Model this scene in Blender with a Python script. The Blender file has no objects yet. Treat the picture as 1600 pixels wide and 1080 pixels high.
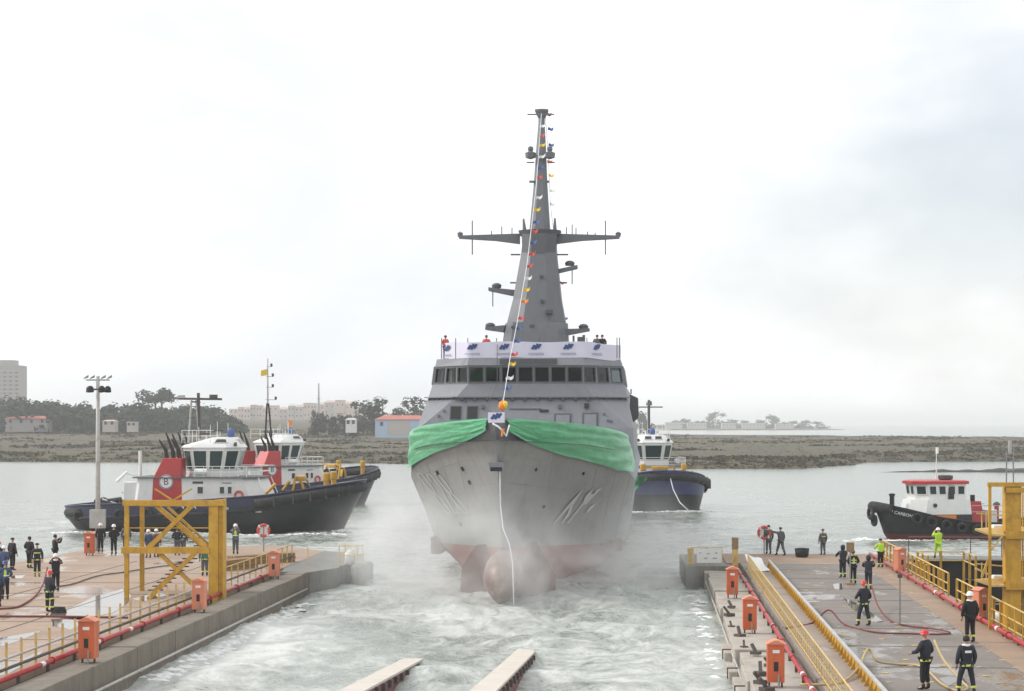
import bpy, math, random
import numpy as np
from mathutils import Vector, Matrix, noise as mnoise
random.seed(7)
R = math.radians
# ------------------------------------------------------------------ camera
SC = bpy.context.scene
COL = SC.collection
CAMZ = 9.4
cam_d = bpy.data.cameras.new('camera')
cam_d.sensor_width = 36.0
cam_d.lens = 67.5
cam_d.shift_y = 121.0 / 1600.0
cam_d.clip_start = 0.5
cam_d.clip_end = 60000
cam = bpy.data.objects.new('camera', cam_d)
cam.location = (0, 0, CAMZ)
cam.rotation_euler = (R(90), 0, 0)
COL.objects.link(cam)
SC.camera = cam
# ------------------------------------------------------------------ sky
SUN_EL, SUN_AZ = 38.0, -82.0          # azimuth measured from +Y towards +X
W = bpy.data.worlds.new('World'); SC.world = W; W.use_nodes = True
nt = W.node_tree; nt.nodes.clear()
def wn(t, **k):
    n = nt.nodes.new(t)
    for a, b in k.items(): setattr(n, a, b)
    return n
out = wn('ShaderNodeOutputWorld')
sky = wn('ShaderNodeTexSky', sky_type='NISHITA', sun_disc=False, sun_elevation=R(SUN_EL), sun_rotation=R(SUN_AZ), dust_density=2.0)
bg_sky = wn('ShaderNodeBackground'); bg_sky.inputs[1].default_value = 0.085
bg_cl = wn('ShaderNodeBackground'); bg_cl.inputs[1].default_value = .74
tc = wn('ShaderNodeTexCoord')
mp = wn('ShaderNodeMapping'); mp.inputs['Scale'].default_value = (1.0, 1.0, 2.2); mp.inputs['Location'].default_value = (-5.101, -1.402, -8.477)
n1 = wn('ShaderNodeTexNoise'); n1.inputs['Scale'].default_value = 2.6; n1.inputs['Detail'].default_value = 6; n1.inputs['Roughness'].default_value = .52; n1.inputs['Distortion'].default_value = .35
rmp = wn('ShaderNodeValToRGB')
rmp.color_ramp.elements[0].position = .34; rmp.color_ramp.elements[0].color = (.74, .775, .81, 1)
rmp.color_ramp.elements[1].position = .58; rmp.color_ramp.elements[1].color = (1.02, 1.02, 1.02, 1)
n2 = wn('ShaderNodeTexNoise'); n2.inputs['Scale'].default_value = 3.4; n2.inputs['Detail'].default_value = 5
mp2 = wn('ShaderNodeMapping'); mp2.inputs['Location'].default_value = (-5.01, -1.118, -.0754); mp2.inputs['Scale'].default_value = (1, 1, 2.0)
gap = wn('ShaderNodeMapRange'); gap.inputs[1].default_value = .36; gap.inputs[2].default_value = .50; gap.inputs[3].default_value = .66; gap.inputs[4].default_value = 1.0
mx = wn('ShaderNodeMixShader')
L = nt.links.new
L(tc.outputs['Generated'], mp.inputs[0]); L(mp.outputs[0], n1.inputs['Vector']); L(n1.outputs[0], rmp.inputs[0]); L(rmp.outputs[0], bg_cl.inputs[0])
L(tc.outputs['Generated'], mp2.inputs[0]); L(mp2.outputs[0], n2.inputs['Vector']); L(n2.outputs[0], gap.inputs[0])
L(sky.outputs[0], bg_sky.inputs[0]); L(gap.outputs[0], mx.inputs[0]); L(bg_sky.outputs[0], mx.inputs[1]); L(bg_cl.outputs[0], mx.inputs[2]); L(mx.outputs[0], out.inputs[0])
# ------------------------------------------------------------------ sun behind thin cloud
sd = bpy.data.lights.new('sun', 'SUN'); sd.energy = 1.5; sd.angle = R(12); sd.color = (1.0, .965, .92)
sun = bpy.data.objects.new('sun', sd); COL.objects.link(sun)
_d = Vector((math.sin(R(SUN_AZ)) * math.cos(R(SUN_EL)), math.cos(R(SUN_AZ)) * math.cos(R(SUN_EL)), math.sin(R(SUN_EL))))
sun.rotation_euler = (-_d).to_track_quat('-Z', 'Y').to_euler(); sun.location = (-60, -20, 60)
# ------------------------------------------------------------------ exposure and render
SC.view_settings.view_transform = 'Standard'; SC.view_settings.look = 'None'
SC.view_settings.exposure = 0.73; SC.view_settings.gamma = 1.0; SC.view_settings.use_curve_mapping = False
SC.render.engine = 'CYCLES'
SC.cycles.use_denoising = True
try: SC.cycles.denoiser = 'OPENIMAGEDENOISE'
except Exception: pass
SC.cycles.max_bounces = 6; SC.cycles.diffuse_bounces = 3; SC.cycles.glossy_bounces = 3; SC.cycles.transparent_max_bounces = 12; SC.cycles.volume_bounces = 2
SC.cycles.volume_step_rate = 1.0; SC.cycles.volume_max_steps = 128
SC.cycles.use_adaptive_sampling = True
SC.render.film_transparent = False

# ================================================================== frames
TH = math.atan(0.0705); CT, ST = math.cos(TH), math.sin(TH)      # the slipway's axis, 4 degrees off the view
def W2(t, a, z=0.0): return Vector((t * CT + a * ST, -t * ST + a * CT, z))
def S2(x, y): return (x * CT - y * ST, x * ST + y * CT)
F = 3000.0
def at(px, py, Y): return Vector(((px - 800) / F * Y, Y, CAMZ - (py - 661) / F * Y))
def gnd(px, py, z=1.2):
    Y = (CAMZ - z) * F / (py - 661); return Vector(((px - 800) / F * Y, Y, z))
def gs(px, py, z=1.2):
    p = gnd(px, py, z); return S2(p.x, p.y)

# ================================================================== materials
MATS = {}
def M(name, col, rough=.6, metal=0.0, var=.12, scale=1.5, bump=0.0, bscale=20.0, dirt=None, streak=0.0, spec=.5, coat=0.0):
    """dirt = (colour, amount 0..1, scale)"""
    m = bpy.data.materials.new(name); m.use_nodes = True; t = m.node_tree; N = t.nodes; K = t.links.new
    b = N['Principled BSDF']; b.inputs['Roughness'].default_value = rough; b.inputs['Metallic'].default_value = metal
    b.inputs['Specular IOR Level'].default_value = spec
    if coat: b.inputs['Coat Weight'].default_value = coat
    tcn = N.new('ShaderNodeTexCoord'); oi = N.new('ShaderNodeObjectInfo'); om = N.new('ShaderNodeVectorMath'); om.operation = 'ADD'; osc = N.new('ShaderNodeMath'); osc.operation = 'MULTIPLY'; osc.inputs[1].default_value = 37.0
    K(oi.outputs['Random'], osc.inputs[0]); K(tcn.outputs['Object'], om.inputs[0]); K(osc.outputs[0], om.inputs[1]); co = om.outputs[0]
    nz = N.new('ShaderNodeTexNoise'); nz.inputs['Scale'].default_value = scale; nz.inputs['Detail'].default_value = 7; nz.inputs['Roughness'].default_value = .62
    K(co, nz.inputs['Vector'])
    mixn = N.new('ShaderNodeMix'); mixn.data_type = 'RGBA'
    mixn.inputs['A'].default_value = tuple(max(0, c * (1 - 1.6 * var)) for c in col) + (1,)
    mixn.inputs['B'].default_value = tuple(min(1, c * (1 + 1.6 * var)) for c in col) + (1,)
    K(nz.outputs[0], mixn.inputs['Factor']); last = mixn.outputs['Result']
    if dirt:
        dc, am, ds = dirt
        n3 = N.new('ShaderNodeTexNoise'); n3.inputs['Scale'].default_value = ds; n3.inputs['Detail'].default_value = 8; n3.inputs['Roughness'].default_value = .68
        K(co, n3.inputs['Vector'])
        mr = N.new('ShaderNodeMapRange'); mr.inputs[1].default_value = .60 - .25 * am; mr.inputs[2].default_value = .78 - .2 * am; mr.inputs[3].default_value = 0; mr.inputs[4].default_value = min(1, .45 + .5 * am)
        K(n3.outputs[0], mr.inputs[0])
        m2 = N.new('ShaderNodeMix'); m2.data_type = 'RGBA'; K(mr.outputs[0], m2.inputs['Factor']); K(last, m2.inputs['A']); m2.inputs['B'].default_value = tuple(dc) + (1,)
        last = m2.outputs['Result']
    if streak:
        mpn = N.new('ShaderNodeMapping'); mpn.inputs['Scale'].default_value = (2.2, 2.2, .16); K(co, mpn.inputs[0])
        n4 = N.new('ShaderNodeTexNoise'); n4.inputs['Scale'].default_value = 1.6; n4.inputs['Detail'].default_value = 6; n4.inputs['Roughness'].default_value = .6; K(mpn.outputs[0], n4.inputs['Vector'])
        mr = N.new('ShaderNodeMapRange'); mr.inputs[1].default_value = .46; mr.inputs[2].default_value = .72; mr.inputs[3].default_value = 0; mr.inputs[4].default_value = streak; K(n4.outputs[0], mr.inputs[0])
        m2 = N.new('ShaderNodeMix'); m2.data_type = 'RGBA'; K(mr.outputs[0], m2.inputs['Factor']); K(last, m2.inputs['A']); m2.inputs['B'].default_value = (col[0] * .45, col[1] * .40, col[2] * .36, 1)
        last = m2.outputs['Result']
    K(last, b.inputs['Base Color'])
    if bump:
        nb = N.new('ShaderNodeTexNoise'); nb.inputs['Scale'].default_value = bscale; nb.inputs['Detail'].default_value = 5; K(co, nb.inputs['Vector'])
        bn = N.new('ShaderNodeBump'); bn.inputs['Strength'].default_value = bump; bn.inputs['Distance'].default_value = .05; K(nb.outputs[0], bn.inputs['Height']); K(bn.outputs[0], b.inputs['Normal'])
    MATS[name] = m
    return m
def glass(name, tint, see):
    m = bpy.data.materials.new(name); m.use_nodes = True; t = m.node_tree; N = t.nodes; K = t.links.new
    for n in list(N):
        if n.type != 'OUTPUT_MATERIAL': N.remove(n)
    o = [n for n in N if n.type == 'OUTPUT_MATERIAL'][0]
    tr = N.new('ShaderNodeBsdfTransparent'); tr.inputs[0].default_value = tuple(c * see for c in tint) + (1,)
    gl = N.new('ShaderNodeBsdfGlossy'); gl.inputs['Roughness'].default_value = .06; gl.inputs[0].default_value = (.9, .95, .95, 1)
    mxn = N.new('ShaderNodeMixShader'); mxn.inputs[0].default_value = .07; K(tr.outputs[0], mxn.inputs[1]); K(gl.outputs[0], mxn.inputs[2]); K(mxn.outputs[0], o.inputs[0])
    MATS[name] = m; return m

RUST = (.17, .075, .035)
M('ship_grey', (.205, .213, .235), .45, var=.08, scale=.5, streak=.2, bump=.12, bscale=1.4, dirt=((.165, .17, .18), .3, .9))
M('ship_hull', (.265, .267, .262), .42, var=.12, scale=.35, dirt=((.20, .195, .185), .4, .5), streak=.22, bump=.16, bscale=.9)
M('ship_dark', (.085, .09, .098), .55, var=.1)
M('mast_grey', (.135, .142, .155), .5, var=.08, scale=.6, streak=.2)
M('antifoul', (.31, .105, .085), .6, var=.14, scale=.6, dirt=((.30, .22, .18), .35, .7), streak=.35)
M('bulb_paint', (.25, .165, .145), .5, var=.16, scale=.8, dirt=((.42, .33, .29), .5, 1.3), streak=.3)
M('cradle_steel', (.20, .105, .085), .75, var=.2, dirt=(RUST, .5, 1.2), bump=.3)
M('black_matt', (.018, .018, .02), .7, var=.2)
M('hull_mark', (.46, .46, .45), .55, var=.05)
M('tarp', (.10, .42, .21), .34, var=.2, scale=.7, bump=.5, bscale=3.5)
M('banner_cloth', (.70, .68, .80), .7, var=.04, bump=.25, bscale=1.5)
M('logo_blue', (.035, .07, .22), .6, var=.05)
M('logo_grey', (.28, .28, .40), .6, var=.05)
M('white_paint', (.76, .76, .74), .42, var=.05, scale=1.2, dirt=((.55, .47, .38), .12, 1.5), streak=.12)
M('white_cloth', (.78, .78, .76), .75, var=.05)
M('rope_pale', (.66, .70, .72), .8, var=.1)
M('rope_dark', (.12, .11, .10), .8, var=.2)
M('orange_cloth', (.85, .26, .03), .7, var=.12)
M('red_cloth', (.62, .09, .075), .7, var=.1)
M('yellow_cloth', (.80, .55, .05), .7, var=.1)
M('blue_cloth', (.08, .13, .34), .7, var=.1)
M('navy_paint', (.020, .024, .062), .36, var=.2, scale=.8, dirt=((.045, .045, .07), .3, 1.2), streak=.2)
M('blue_paint', (.055, .065, .17), .36, var=.2, scale=.8, dirt=((.10, .10, .13), .35, 1.2), streak=.3)
M('hull_black', (.013, .013, .018), .38, var=.25, dirt=((.045, .042, .045), .3, .9), streak=.2)
M('boot_red', (.17, .032, .03), .5, var=.2, dirt=((.1, .06, .05), .4, 1.0))
M('rubber', (.022, .022, .023), .82, var=.3, bump=.5, bscale=8, dirt=((.08, .075, .07), .35, 2.0))
M('tug_red', (.46, .035, .035), .38, var=.12, dirt=((.25, .04, .03), .25, 1.4))
M('soot_black', (.022, .018, .016), .75, var=.2)
M('deck_grey', (.13, .135, .14), .7, var=.15)
M('yellow_paint', (.58, .33, .03), .5, var=.16, scale=1.5, dirt=((.27, .12, .04), .42, 2.2), streak=.4)
M('yellow_pale', (.66, .47, .16), .5, var=.12, scale=2.5, dirt=((.35, .20, .09), .4, 3.5), streak=.2)
M('orange_paint', (.60, .125, .04), .5, var=.16, scale=2, dirt=((.36, .13, .07), .45, 3), streak=.4)
M('salmon_paint', (.66, .23, .13), .5, var=.12, dirt=((.5, .24, .15), .3, 3))
M('red_pipe', (.40, .028, .035), .4, var=.18, scale=2, dirt=((.42, .16, .14), .3, 1.5))
M('grey_pipe', (.44, .43, .41), .5, var=.15, dirt=((.26, .22, .18), .4, 2))
M('steel', (.30, .30, .30), .42, metal=.5, var=.15, dirt=(RUST, .25, 3))
M('dark_steel', (.07, .065, .062), .6, var=.2, dirt=(RUST, .4, 2))
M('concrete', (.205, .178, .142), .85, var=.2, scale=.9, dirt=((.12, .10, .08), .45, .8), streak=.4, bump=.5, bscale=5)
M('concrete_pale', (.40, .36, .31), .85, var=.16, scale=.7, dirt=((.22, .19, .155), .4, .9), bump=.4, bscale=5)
M('concrete_grey', (.225, .22, .205), .85, var=.16, scale=.7, dirt=((.12, .115, .10), .45, .7), streak=.5, bump=.4, bscale=4)
M('trench', (.055, .048, .042), .9, var=.3, dirt=(RUST, .4, 2.5))
M('wood', (.30, .19, .10), .8, var=.25, scale=4, bump=.3)
M('way_top', (.60, .545, .485), .7, var=.1, scale=1.2, dirt=((.50, .42, .30), .35, .8), bump=.3)
M('way_side', (.135, .022, .022), .6, var=.2, dirt=((.06, .03, .025), .4, 1.5))
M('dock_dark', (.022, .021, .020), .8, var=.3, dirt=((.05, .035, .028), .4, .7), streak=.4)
M('skin', (.46, .27, .19), .55, var=.05)
M('cloth_navy', (.022, .026, .038), .85, var=.2)
M('cloth_black', (.014, .014, .016), .85, var=.2)
M('cloth_blue', (.045, .075, .16), .85, var=.2)
M('cloth_green', (.05, .16, .11), .85, var=.2)
M('cloth_grey', (.10, .105, .11), .85, var=.2)
M('hivis', (.46, .72, .03), .75, var=.08)
M('hivis_band', (.62, .68, .12), .6, var=.08)
M('hivis_orange', (.85, .16, .02), .75, var=.08)
M('helmet_white', (.80, .80, .78), .3, var=.03)
M('helmet_red', (.62, .03, .03), .3, var=.05)
M('helmet_blue', (.05, .07, .22), .4, var=.05)
M('boot', (.016, .015, .015), .6, var=.2)
M('hose_red', (.19, .045, .042), .7, var=.15, scale=3)
M('hose_yellow', (.48, .36, .17), .7, var=.15, scale=3)
M('lamp_glass', (.05, .05, .055), .2, var=.1)
M('bark', (.06, .05, .042), .9, var=.2)
glass('glass_ship', (.75, .80, .78), .42)
glass('glass_tug', (.35, .55, .50), .35)

# ================================================================== mesh helper
class MB:
    def __init__(s): s.v = []; s.f = []
    def add(s, vs, fs):
        o = len(s.v); s.v += [tuple(p) for p in vs]; s.f += [tuple(i + o for i in f) for f in fs]; return s
    def box(s, x0, x1, y0, y1, z0, z1):
        return s.add([(x0, y0, z0), (x1, y0, z0), (x1, y1, z0), (x0, y1, z0), (x0, y0, z1), (x1, y0, z1), (x1, y1, z1), (x0, y1, z1)],
                     [(3, 2, 1, 0), (4, 5, 6, 7), (0, 1, 5, 4), (1, 2, 6, 5), (2, 3, 7, 6), (3, 0, 4, 7)])
    def bar(s, p0, p1, w, h=None, up=(0, 0, 1)):
        h = w if h is None else h; p0 = Vector(p0); p1 = Vector(p1); d = (p1 - p0).normalized(); u = Vector(up)
        if abs(d.dot(u)) > .97: u = Vector((0, 1, 0))
        r = d.cross(u).normalized(); u = r.cross(d).normalized(); vs = []
        for p in (p0, p1):
            for a, b in ((-1, -1), (1, -1), (1, 1), (-1, 1)): vs.append(p + r * (a * w / 2) + u * (b * h / 2))
        return s.add(vs, [(0, 1, 2, 3), (7, 6, 5, 4), (0, 4, 5, 1), (1, 5, 6, 2), (2, 6, 7, 3), (3, 7, 4, 0)])
    def tube(s, pts, r, n=8, caps=True):
        pts = [Vector(p) for p in pts]; rr = r if isinstance(r, (list, tuple)) else [r] * len(pts); vs = []; fs = []; pu = None
        for i, p in enumerate(pts):
            d = (pts[min(i + 1, len(pts) - 1)] - pts[max(i - 1, 0)]).normalized()
            u = Vector((0, 0, 1)) if pu is None else pu
            if abs(d.dot(u)) > .97: u = Vector((1, 0, 0))
            x = d.cross(u).normalized(); y = x.cross(d).normalized(); pu = y
            for k in range(n):
                a = 2 * math.pi * k / n; vs.append(p + (x * math.cos(a) + y * math.sin(a)) * rr[i])
        for i in range(len(pts) - 1):
            for k in range(n):
                k2 = (k + 1) % n; fs.append((i * n + k, i * n + k2, (i + 1) * n + k2, (i + 1) * n + k))
        if caps: fs.append(tuple(range(n - 1, -1, -1))); fs.append(tuple(range((len(pts) - 1) * n, len(pts) * n)))
        return s.add(vs, fs)
    def loft(s, rings, closed=True, caps=True):
        n = len(rings[0]); vs = [p for r in rings for p in r]; fs = []
        for i in range(len(rings) - 1):
            for k in range(n if closed else n - 1):
                k2 = (k + 1) % n; fs.append((i * n + k, i * n + k2, (i + 1) * n + k2, (i + 1) * n + k))
        if caps and closed: fs.append(tuple(range(n - 1, -1, -1))); fs.append(tuple(range((len(rings) - 1) * n, len(rings) * n)))
        return s.add(vs, fs)
    def prism(s, poly, d):
        d = Vector(d); n = len(poly); a = [Vector(p) for p in poly]; b = [p + d for p in a]
        fs = [tuple(range(n - 1, -1, -1)), tuple(range(n, 2 * n))] + [(i, (i + 1) % n, n + (i + 1) % n, n + i) for i in range(n)]
        return s.add(a + b, fs)
    def lathe(s, prof, n=16, c=(0, 0, 0), axis='z'):
        rings = []
        for r, z in prof:
            ring = []
            for k in range(n):
                a = 2 * math.pi * k / n; x, y = r * math.cos(a), r * math.sin(a)
                ring.append((c[0] + x, c[1] + y, c[2] + z) if axis == 'z' else ((c[0] + x, c[1] + z, c[2] + y) if axis == 'y' else (c[0] + z, c[1] + x, c[2] + y)))
            rings.append(ring)
        return s.loft(rings)
    def torus(s, c, R0, r, axis='y', n=20, m=8):
        vs = []; fs = []
        for i in range(n):
            a = 2 * math.pi * i / n
            for j in range(m):
                b = 2 * math.pi * j / m; q = R0 + r * math.cos(b); x, z, y = q * math.cos(a), q * math.sin(a), r * math.sin(b)
                if axis == 'y': vs.append((c[0] + x, c[1] + y, c[2] + z))
                elif axis == 'x': vs.append((c[0] + y, c[1] + x, c[2] + z))
                else: vs.append((c[0] + x, c[1] + z, c[2] + y))
        for i in range(n):
            for j in range(m): fs.append((i * m + j, ((i + 1) % n) * m + j, ((i + 1) % n) * m + (j + 1) % m, i * m + (j + 1) % m))
        return s.add(vs, fs)
    def mesh(s, name, mat, smooth=False):
        me = bpy.data.meshes.new(name); me.from_pydata(s.v, [], s.f)
        me.materials.append(MATS[mat] if isinstance(mat, str) else mat)
        if smooth: me.polygons.foreach_set('use_smooth', [True] * len(me.polygons))
        me.update(); return me
    def build(s, name, mat, parent=None, smooth=False, bevel=0):
        o = bpy.data.objects.new(name, s.mesh(name, mat, smooth)); COL.objects.link(o)
        if parent: o.parent = parent
        if bevel:
            b = o.modifiers.new('bevel', 'BEVEL'); b.width = bevel; b.segments = 2; b.limit_method = 'ANGLE'; b.angle_limit = R(40)
        if smooth and smooth != True:
            pass
        return o
def tag(o, label=None, cat=None, group=None, kind=None):
    if label: o['label'] = label
    if cat: o['category'] = cat
    if group: o['group'] = group
    if kind: o['kind'] = kind
    return o
def empty(name, loc=(0, 0, 0), rz=0.0, label=None, cat=None, group=None):
    o = bpy.data.objects.new(name, None); COL.objects.link(o); o.location = loc; o.rotation_euler = (0, 0, rz); o.empty_display_size = .3
    return tag(o, label, cat, group)
def inst(name, me, parent, loc=(0, 0, 0), rz=0.0, scale=None):
    o = bpy.data.objects.new(name, me); COL.objects.link(o); o.parent = parent; o.location = loc; o.rotation_euler = (0, 0, rz)
    if scale: o.scale = scale
    return o
def slip(o, t, a, z=0.0, rz=0.0): o.location = W2(t, a, z); o.rotation_euler = (0, 0, -TH + rz); return o
def slip_empty(name, t, a, z, label, cat, group=None, rz=0.0): return slip(empty(name, label=label, cat=cat, group=group), t, a, z, rz)
def text(name, body, size, mat, parent, loc, rot, extrude=.004, align='CENTER', sx=1.0, shear=0.0):
    c = bpy.data.curves.new(name, 'FONT'); c.body = body; c.size = size; c.extrude = extrude; c.align_x = align; c.align_y = 'CENTER'; c.shear = shear; c.resolution_u = 2
    c.materials.append(MATS[mat]); o = bpy.data.objects.new(name, c); COL.objects.link(o); o.parent = parent; o.location = loc; o.rotation_euler = rot; o.scale = (sx, 1, 1); return o
def fbm(x, y, z=0.0, o=4):
    return mnoise.fractal(Vector((x, y, z)), 1.0, 2.0, o)
# ================================================================== water
def water_material():
    m = bpy.data.materials.new('estuary_water'); m.use_nodes = True; t = m.node_tree; N = t.nodes; K = t.links.new; b = N['Principled BSDF']
    geo = N.new('ShaderNodeNewGeometry'); P = geo.outputs['Position']
    def nz(scale, detail, rough, sc=(1, 1, 1), dist=0.0):
        mpn = N.new('ShaderNodeMapping'); mpn.inputs['Scale'].default_value = sc; K(P, mpn.inputs[0])
        n = N.new('ShaderNodeTexNoise'); n.inputs['Scale'].default_value = scale; n.inputs['Detail'].default_value = detail; n.inputs['Roughness'].default_value = rough; n.inputs['Distortion'].default_value = dist
        K(mpn.outputs[0], n.inputs['Vector']); return n.outputs[0]
    def math_(op, a, b_=None, v=None):
        n = N.new('ShaderNodeMath'); n.operation = op
        K(a, n.inputs[0]) if hasattr(a, 'links') else setattr(n.inputs[0], 'default_value', a)
        if b_ is not None: K(b_, n.inputs[1])
        if v is not None: n.inputs[1].default_value = v
        return n.outputs[0]
    big = nz(.06, 4, .55, (1.0, .6, 1), 1.2); fine = nz(.55, 9, .68, (1.0, .55, 1), 1.6); lace = nz(1.9, 6, .7, (1, .6, 1), 2.0)
    sep = N.new('ShaderNodeSeparateXYZ'); K(P, sep.inputs[0])
    near = N.new('ShaderNodeMapRange'); near.inputs[1].default_value = 60; near.inputs[2].default_value = 330; near.inputs[3].default_value = .10; near.inputs[4].default_value = -.16; K(sep.outputs[1], near.inputs[0])
    cb = W2(-7.6, 101); ob = N.new('ShaderNodeVectorMath'); ob.operation = 'SUBTRACT'; ob.inputs[1].default_value = (cb.x, cb.y, 0); K(P, ob.inputs[0]); os_ = N.new('ShaderNodeVectorMath'); os_.operation = 'MULTIPLY'; os_.inputs[1].default_value = (1 / 12, 1 / 15, 0); K(ob.outputs[0], os_.inputs[0])
    ol = N.new('ShaderNodeVectorMath'); ol.operation = 'LENGTH'; K(os_.outputs[0], ol.inputs[0]); wash = N.new('ShaderNodeMapRange'); wash.inputs[1].default_value = .3; wash.inputs[2].default_value = 1.3; wash.inputs[3].default_value = .05; wash.inputs[4].default_value = 0; K(ol.outputs['Value'], wash.inputs[0])
    f = math_('ADD', math_('MULTIPLY', big, v=.55), math_('MULTIPLY', fine, v=.50)); f = math_('ADD', f, math_('MULTIPLY', lace, v=.22)); f = math_('ADD', f, near.outputs[0]); f = math_('ADD', f, wash.outputs[0])
    mask = N.new('ShaderNodeMapRange'); mask.interpolation_type = 'SMOOTHSTEP'
    mask.inputs[1].default_value = .57; mask.inputs[2].default_value = .86; mask.inputs[3].default_value = 0.0; mask.inputs[4].default_value = .85; K(f, mask.inputs[0])
    mixc = N.new('ShaderNodeMix'); mixc.data_type = 'RGBA'; mixc.inputs['A'].default_value = (.205, .23, .198, 1); mixc.inputs['B'].default_value = (.70, .715, .685, 1)
    K(mask.outputs[0], mixc.inputs['Factor']); K(mixc.outputs['Result'], b.inputs['Base Color'])
    rg = N.new('ShaderNodeMapRange'); rg.inputs[3].default_value = .16; rg.inputs[4].default_value = .75; K(mask.outputs[0], rg.inputs[0]); K(rg.outputs[0], b.inputs['Roughness'])
    b.inputs['IOR'].default_value = 1.33
    w1 = nz(.9, 6, .6, (1, .7, 1), .6); w2 = nz(.16, 4, .6, (1, .5, 1), .3)
    h = math_('ADD', math_('MULTIPLY', w1, v=.22), math_('MULTIPLY', w2, v=.8)); h = math_('ADD', h, math_('MULTIPLY', mask.outputs[0], v=.10))
    bn = N.new('ShaderNodeBump'); bn.inputs['Strength'].default_value = .8; bn.inputs['Distance'].default_value = .5; K(h, bn.inputs['Height']); K(bn.outputs[0], b.inputs['Normal'])
    MATS['water'] = m
water_material()
def water_height(x, y):
    tt, aa = S2(x, y)
    k = 1.0 if y < 130 else max(.25, 1 - (y - 130) / 140)
    boil = 1.2 + 1.9 * math.exp(-((tt + 7.5) / 11) ** 2 - ((aa - 104) / 16) ** 2)
    h = .17 * fbm(x * .16, y * .11, 0, 4) + .10 * fbm(x * .55 + 9, y * .38, 3, 4) + .045 * fbm(x * 1.5, y * 1.1, 7, 3)
    return h * k * boil
def basin(x, y):
    t, a = S2(x, y); return t > 14.6 and a < 118.4
X0, X1, Y0, Y1, ST_ = -52.0, 60.0, 40.0, 236.0, .5
nx = int((X1 - X0) / ST_) + 1; ny = int((Y1 - Y0) / ST_) + 1
vs = []
for j in range(ny):
    y = Y0 + j * ST_
    for i in range(nx):
        x = X0 + i * ST_
        e = min(1, (x - X0) / 6, (X1 - x) / 6, (Y1 - y) / 40)
        vs.append((x, y, water_height(x, y) * max(0, e)))
fs = []
for j in range(ny - 1):
    for i in range(nx - 1):
        if basin(X0 + (i + .5) * ST_, Y0 + (j + .5) * ST_): continue
        k = j * nx + i; fs.append((k, k + 1, k + nx + 1, k + nx))
BX, BY = 24000.0, 26000.0
o = len(vs)
vs += [(-BX, -60, 0), (BX, -60, 0), (BX, BY, 0), (-BX, BY, 0), (X0, Y0, 0), (X1, Y0, 0), (X1, Y1, 0), (X0, Y1, 0)]
fs += [(o, o + 4, o + 7, o + 3), (o + 4, o, o + 1, o + 5), (o + 5, o + 1, o + 2, o + 6), (o + 7, o + 6, o + 2, o + 3)]
wb = MB(); wb.v = vs; wb.f = fs
water = tag(wb.build('water', 'water', smooth=True), 'choppy grey-green harbour water streaked with white foam', kind='structure')

# ================================================================== far shore
def land_h(x, y):
    px = 800 + x / y * F
    front = np.interp(px, [-200, 0, 300, 600, 800, 1050, 1250, 1330, 1345, 1420, 1700], [462, 462, 458, 446, 420, 388, 392, 430, 452, 462, 470]) + 5 * fbm(x * .03, y * .02, 1, 3)
    back = np.interp(px, [-200, 640, 760, 1000, 1300, 1600, 1800], [2600, 2600, 1900, 1180, 1090, 1010, 980])
    if y < front or y > back: return -.8
    d = y - front; up = np.interp(px, [-200, 640, 800, 1700], [1, 1, .15, .05])
    h = 1.5 * min(1, d / 14) + .7 * min(1, d / 60)
    h += up * np.interp(y, [440, 600, 760, 1000, 1400, 2600], [0, .5, 1.6, 5.2, 8.0, 15.0])
    h += .55 * fbm(x * .035, y * .02, 5, 4) * min(1, d / 20)
    h *= min(1, (back - y) / 60)
    return h
M('marsh', (.078, .066, .037), .95, var=.3, scale=.05, dirt=((.115, .086, .046), .45, .03), bump=.6, bscale=.8)
M('scrub', (.068, .062, .032), .95, var=.25, scale=.04, dirt=((.098, .076, .040), .5, .03))
M('rock_spit', (.055, .055, .045), .95, var=.3, scale=.3)
tb = MB(); xs = list(np.arange(-420, 385, 7.0)); ys = [370 + 3.2 * i for i in range(75)] + list(np.arange(612, 1300, 16)) + list(np.arange(1300, 2650, 60))
rows = []
for y in ys:
    k = max(1.0, y / 800.0) ; rows.append([(x * y / 760.0 if True else x, y, 0) for x in xs])
rows = [[(p[0], p[1], land_h(p[0], p[1])) for p in r] for r in rows]
tb.loft(rows, closed=False)
tag(tb.build('marsh_bank', 'marsh', smooth=True), 'low brown salt marsh bank across the water', kind='structure')
# scrub: low rounded clumps of leaf faces, joined as one mass nobody could count
def clump(mb, c, rx, rz, n, rnd, fl=.35):
    for _ in range(n):
        a = rnd.uniform(0, 6.283); u = rnd.uniform(-.15, 1); r = math.sqrt(max(0, 1 - u * u)) * rnd.uniform(.6, 1.0)
        p = Vector((c[0] + rx * r * math.cos(a), c[1] + rx * r * math.sin(a), c[2] + rz * max(u, 0) * rnd.uniform(.7, 1.05)))
        s = fl * rx * rnd.uniform(.6, 1.3); d1 = Vector((rnd.gauss(0, 1), rnd.gauss(0, 1), rnd.gauss(0, .6))).normalized(); d2 = d1.cross(Vector((rnd.gauss(0, 1), rnd.gauss(0, 1), rnd.gauss(0, 1)))).normalized()
        mb.add([p - d1 * s, p + d2 * s * .8, p + d1 * s, p - d2 * s * .8], [(0, 1, 2, 3)])
rnd = random.Random(3); sb = MB()
for i in range(9000):
    px = rnd.uniform(-20, 1640); y = 385 + (rnd.random() ** 1.6) * 600; x = (px - 800) / F * y; z = land_h(x, y)
    if z < .5: continue
    s = rnd.uniform(.35, .8) * (.7 + y / 1300) * (1.5 if fbm(x * .02, y * .012, 9, 3) > .12 else .7)
    clump(sb, (x, y, z - .25), s * 2.4, s * .42, 14, rnd, .2)
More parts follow.
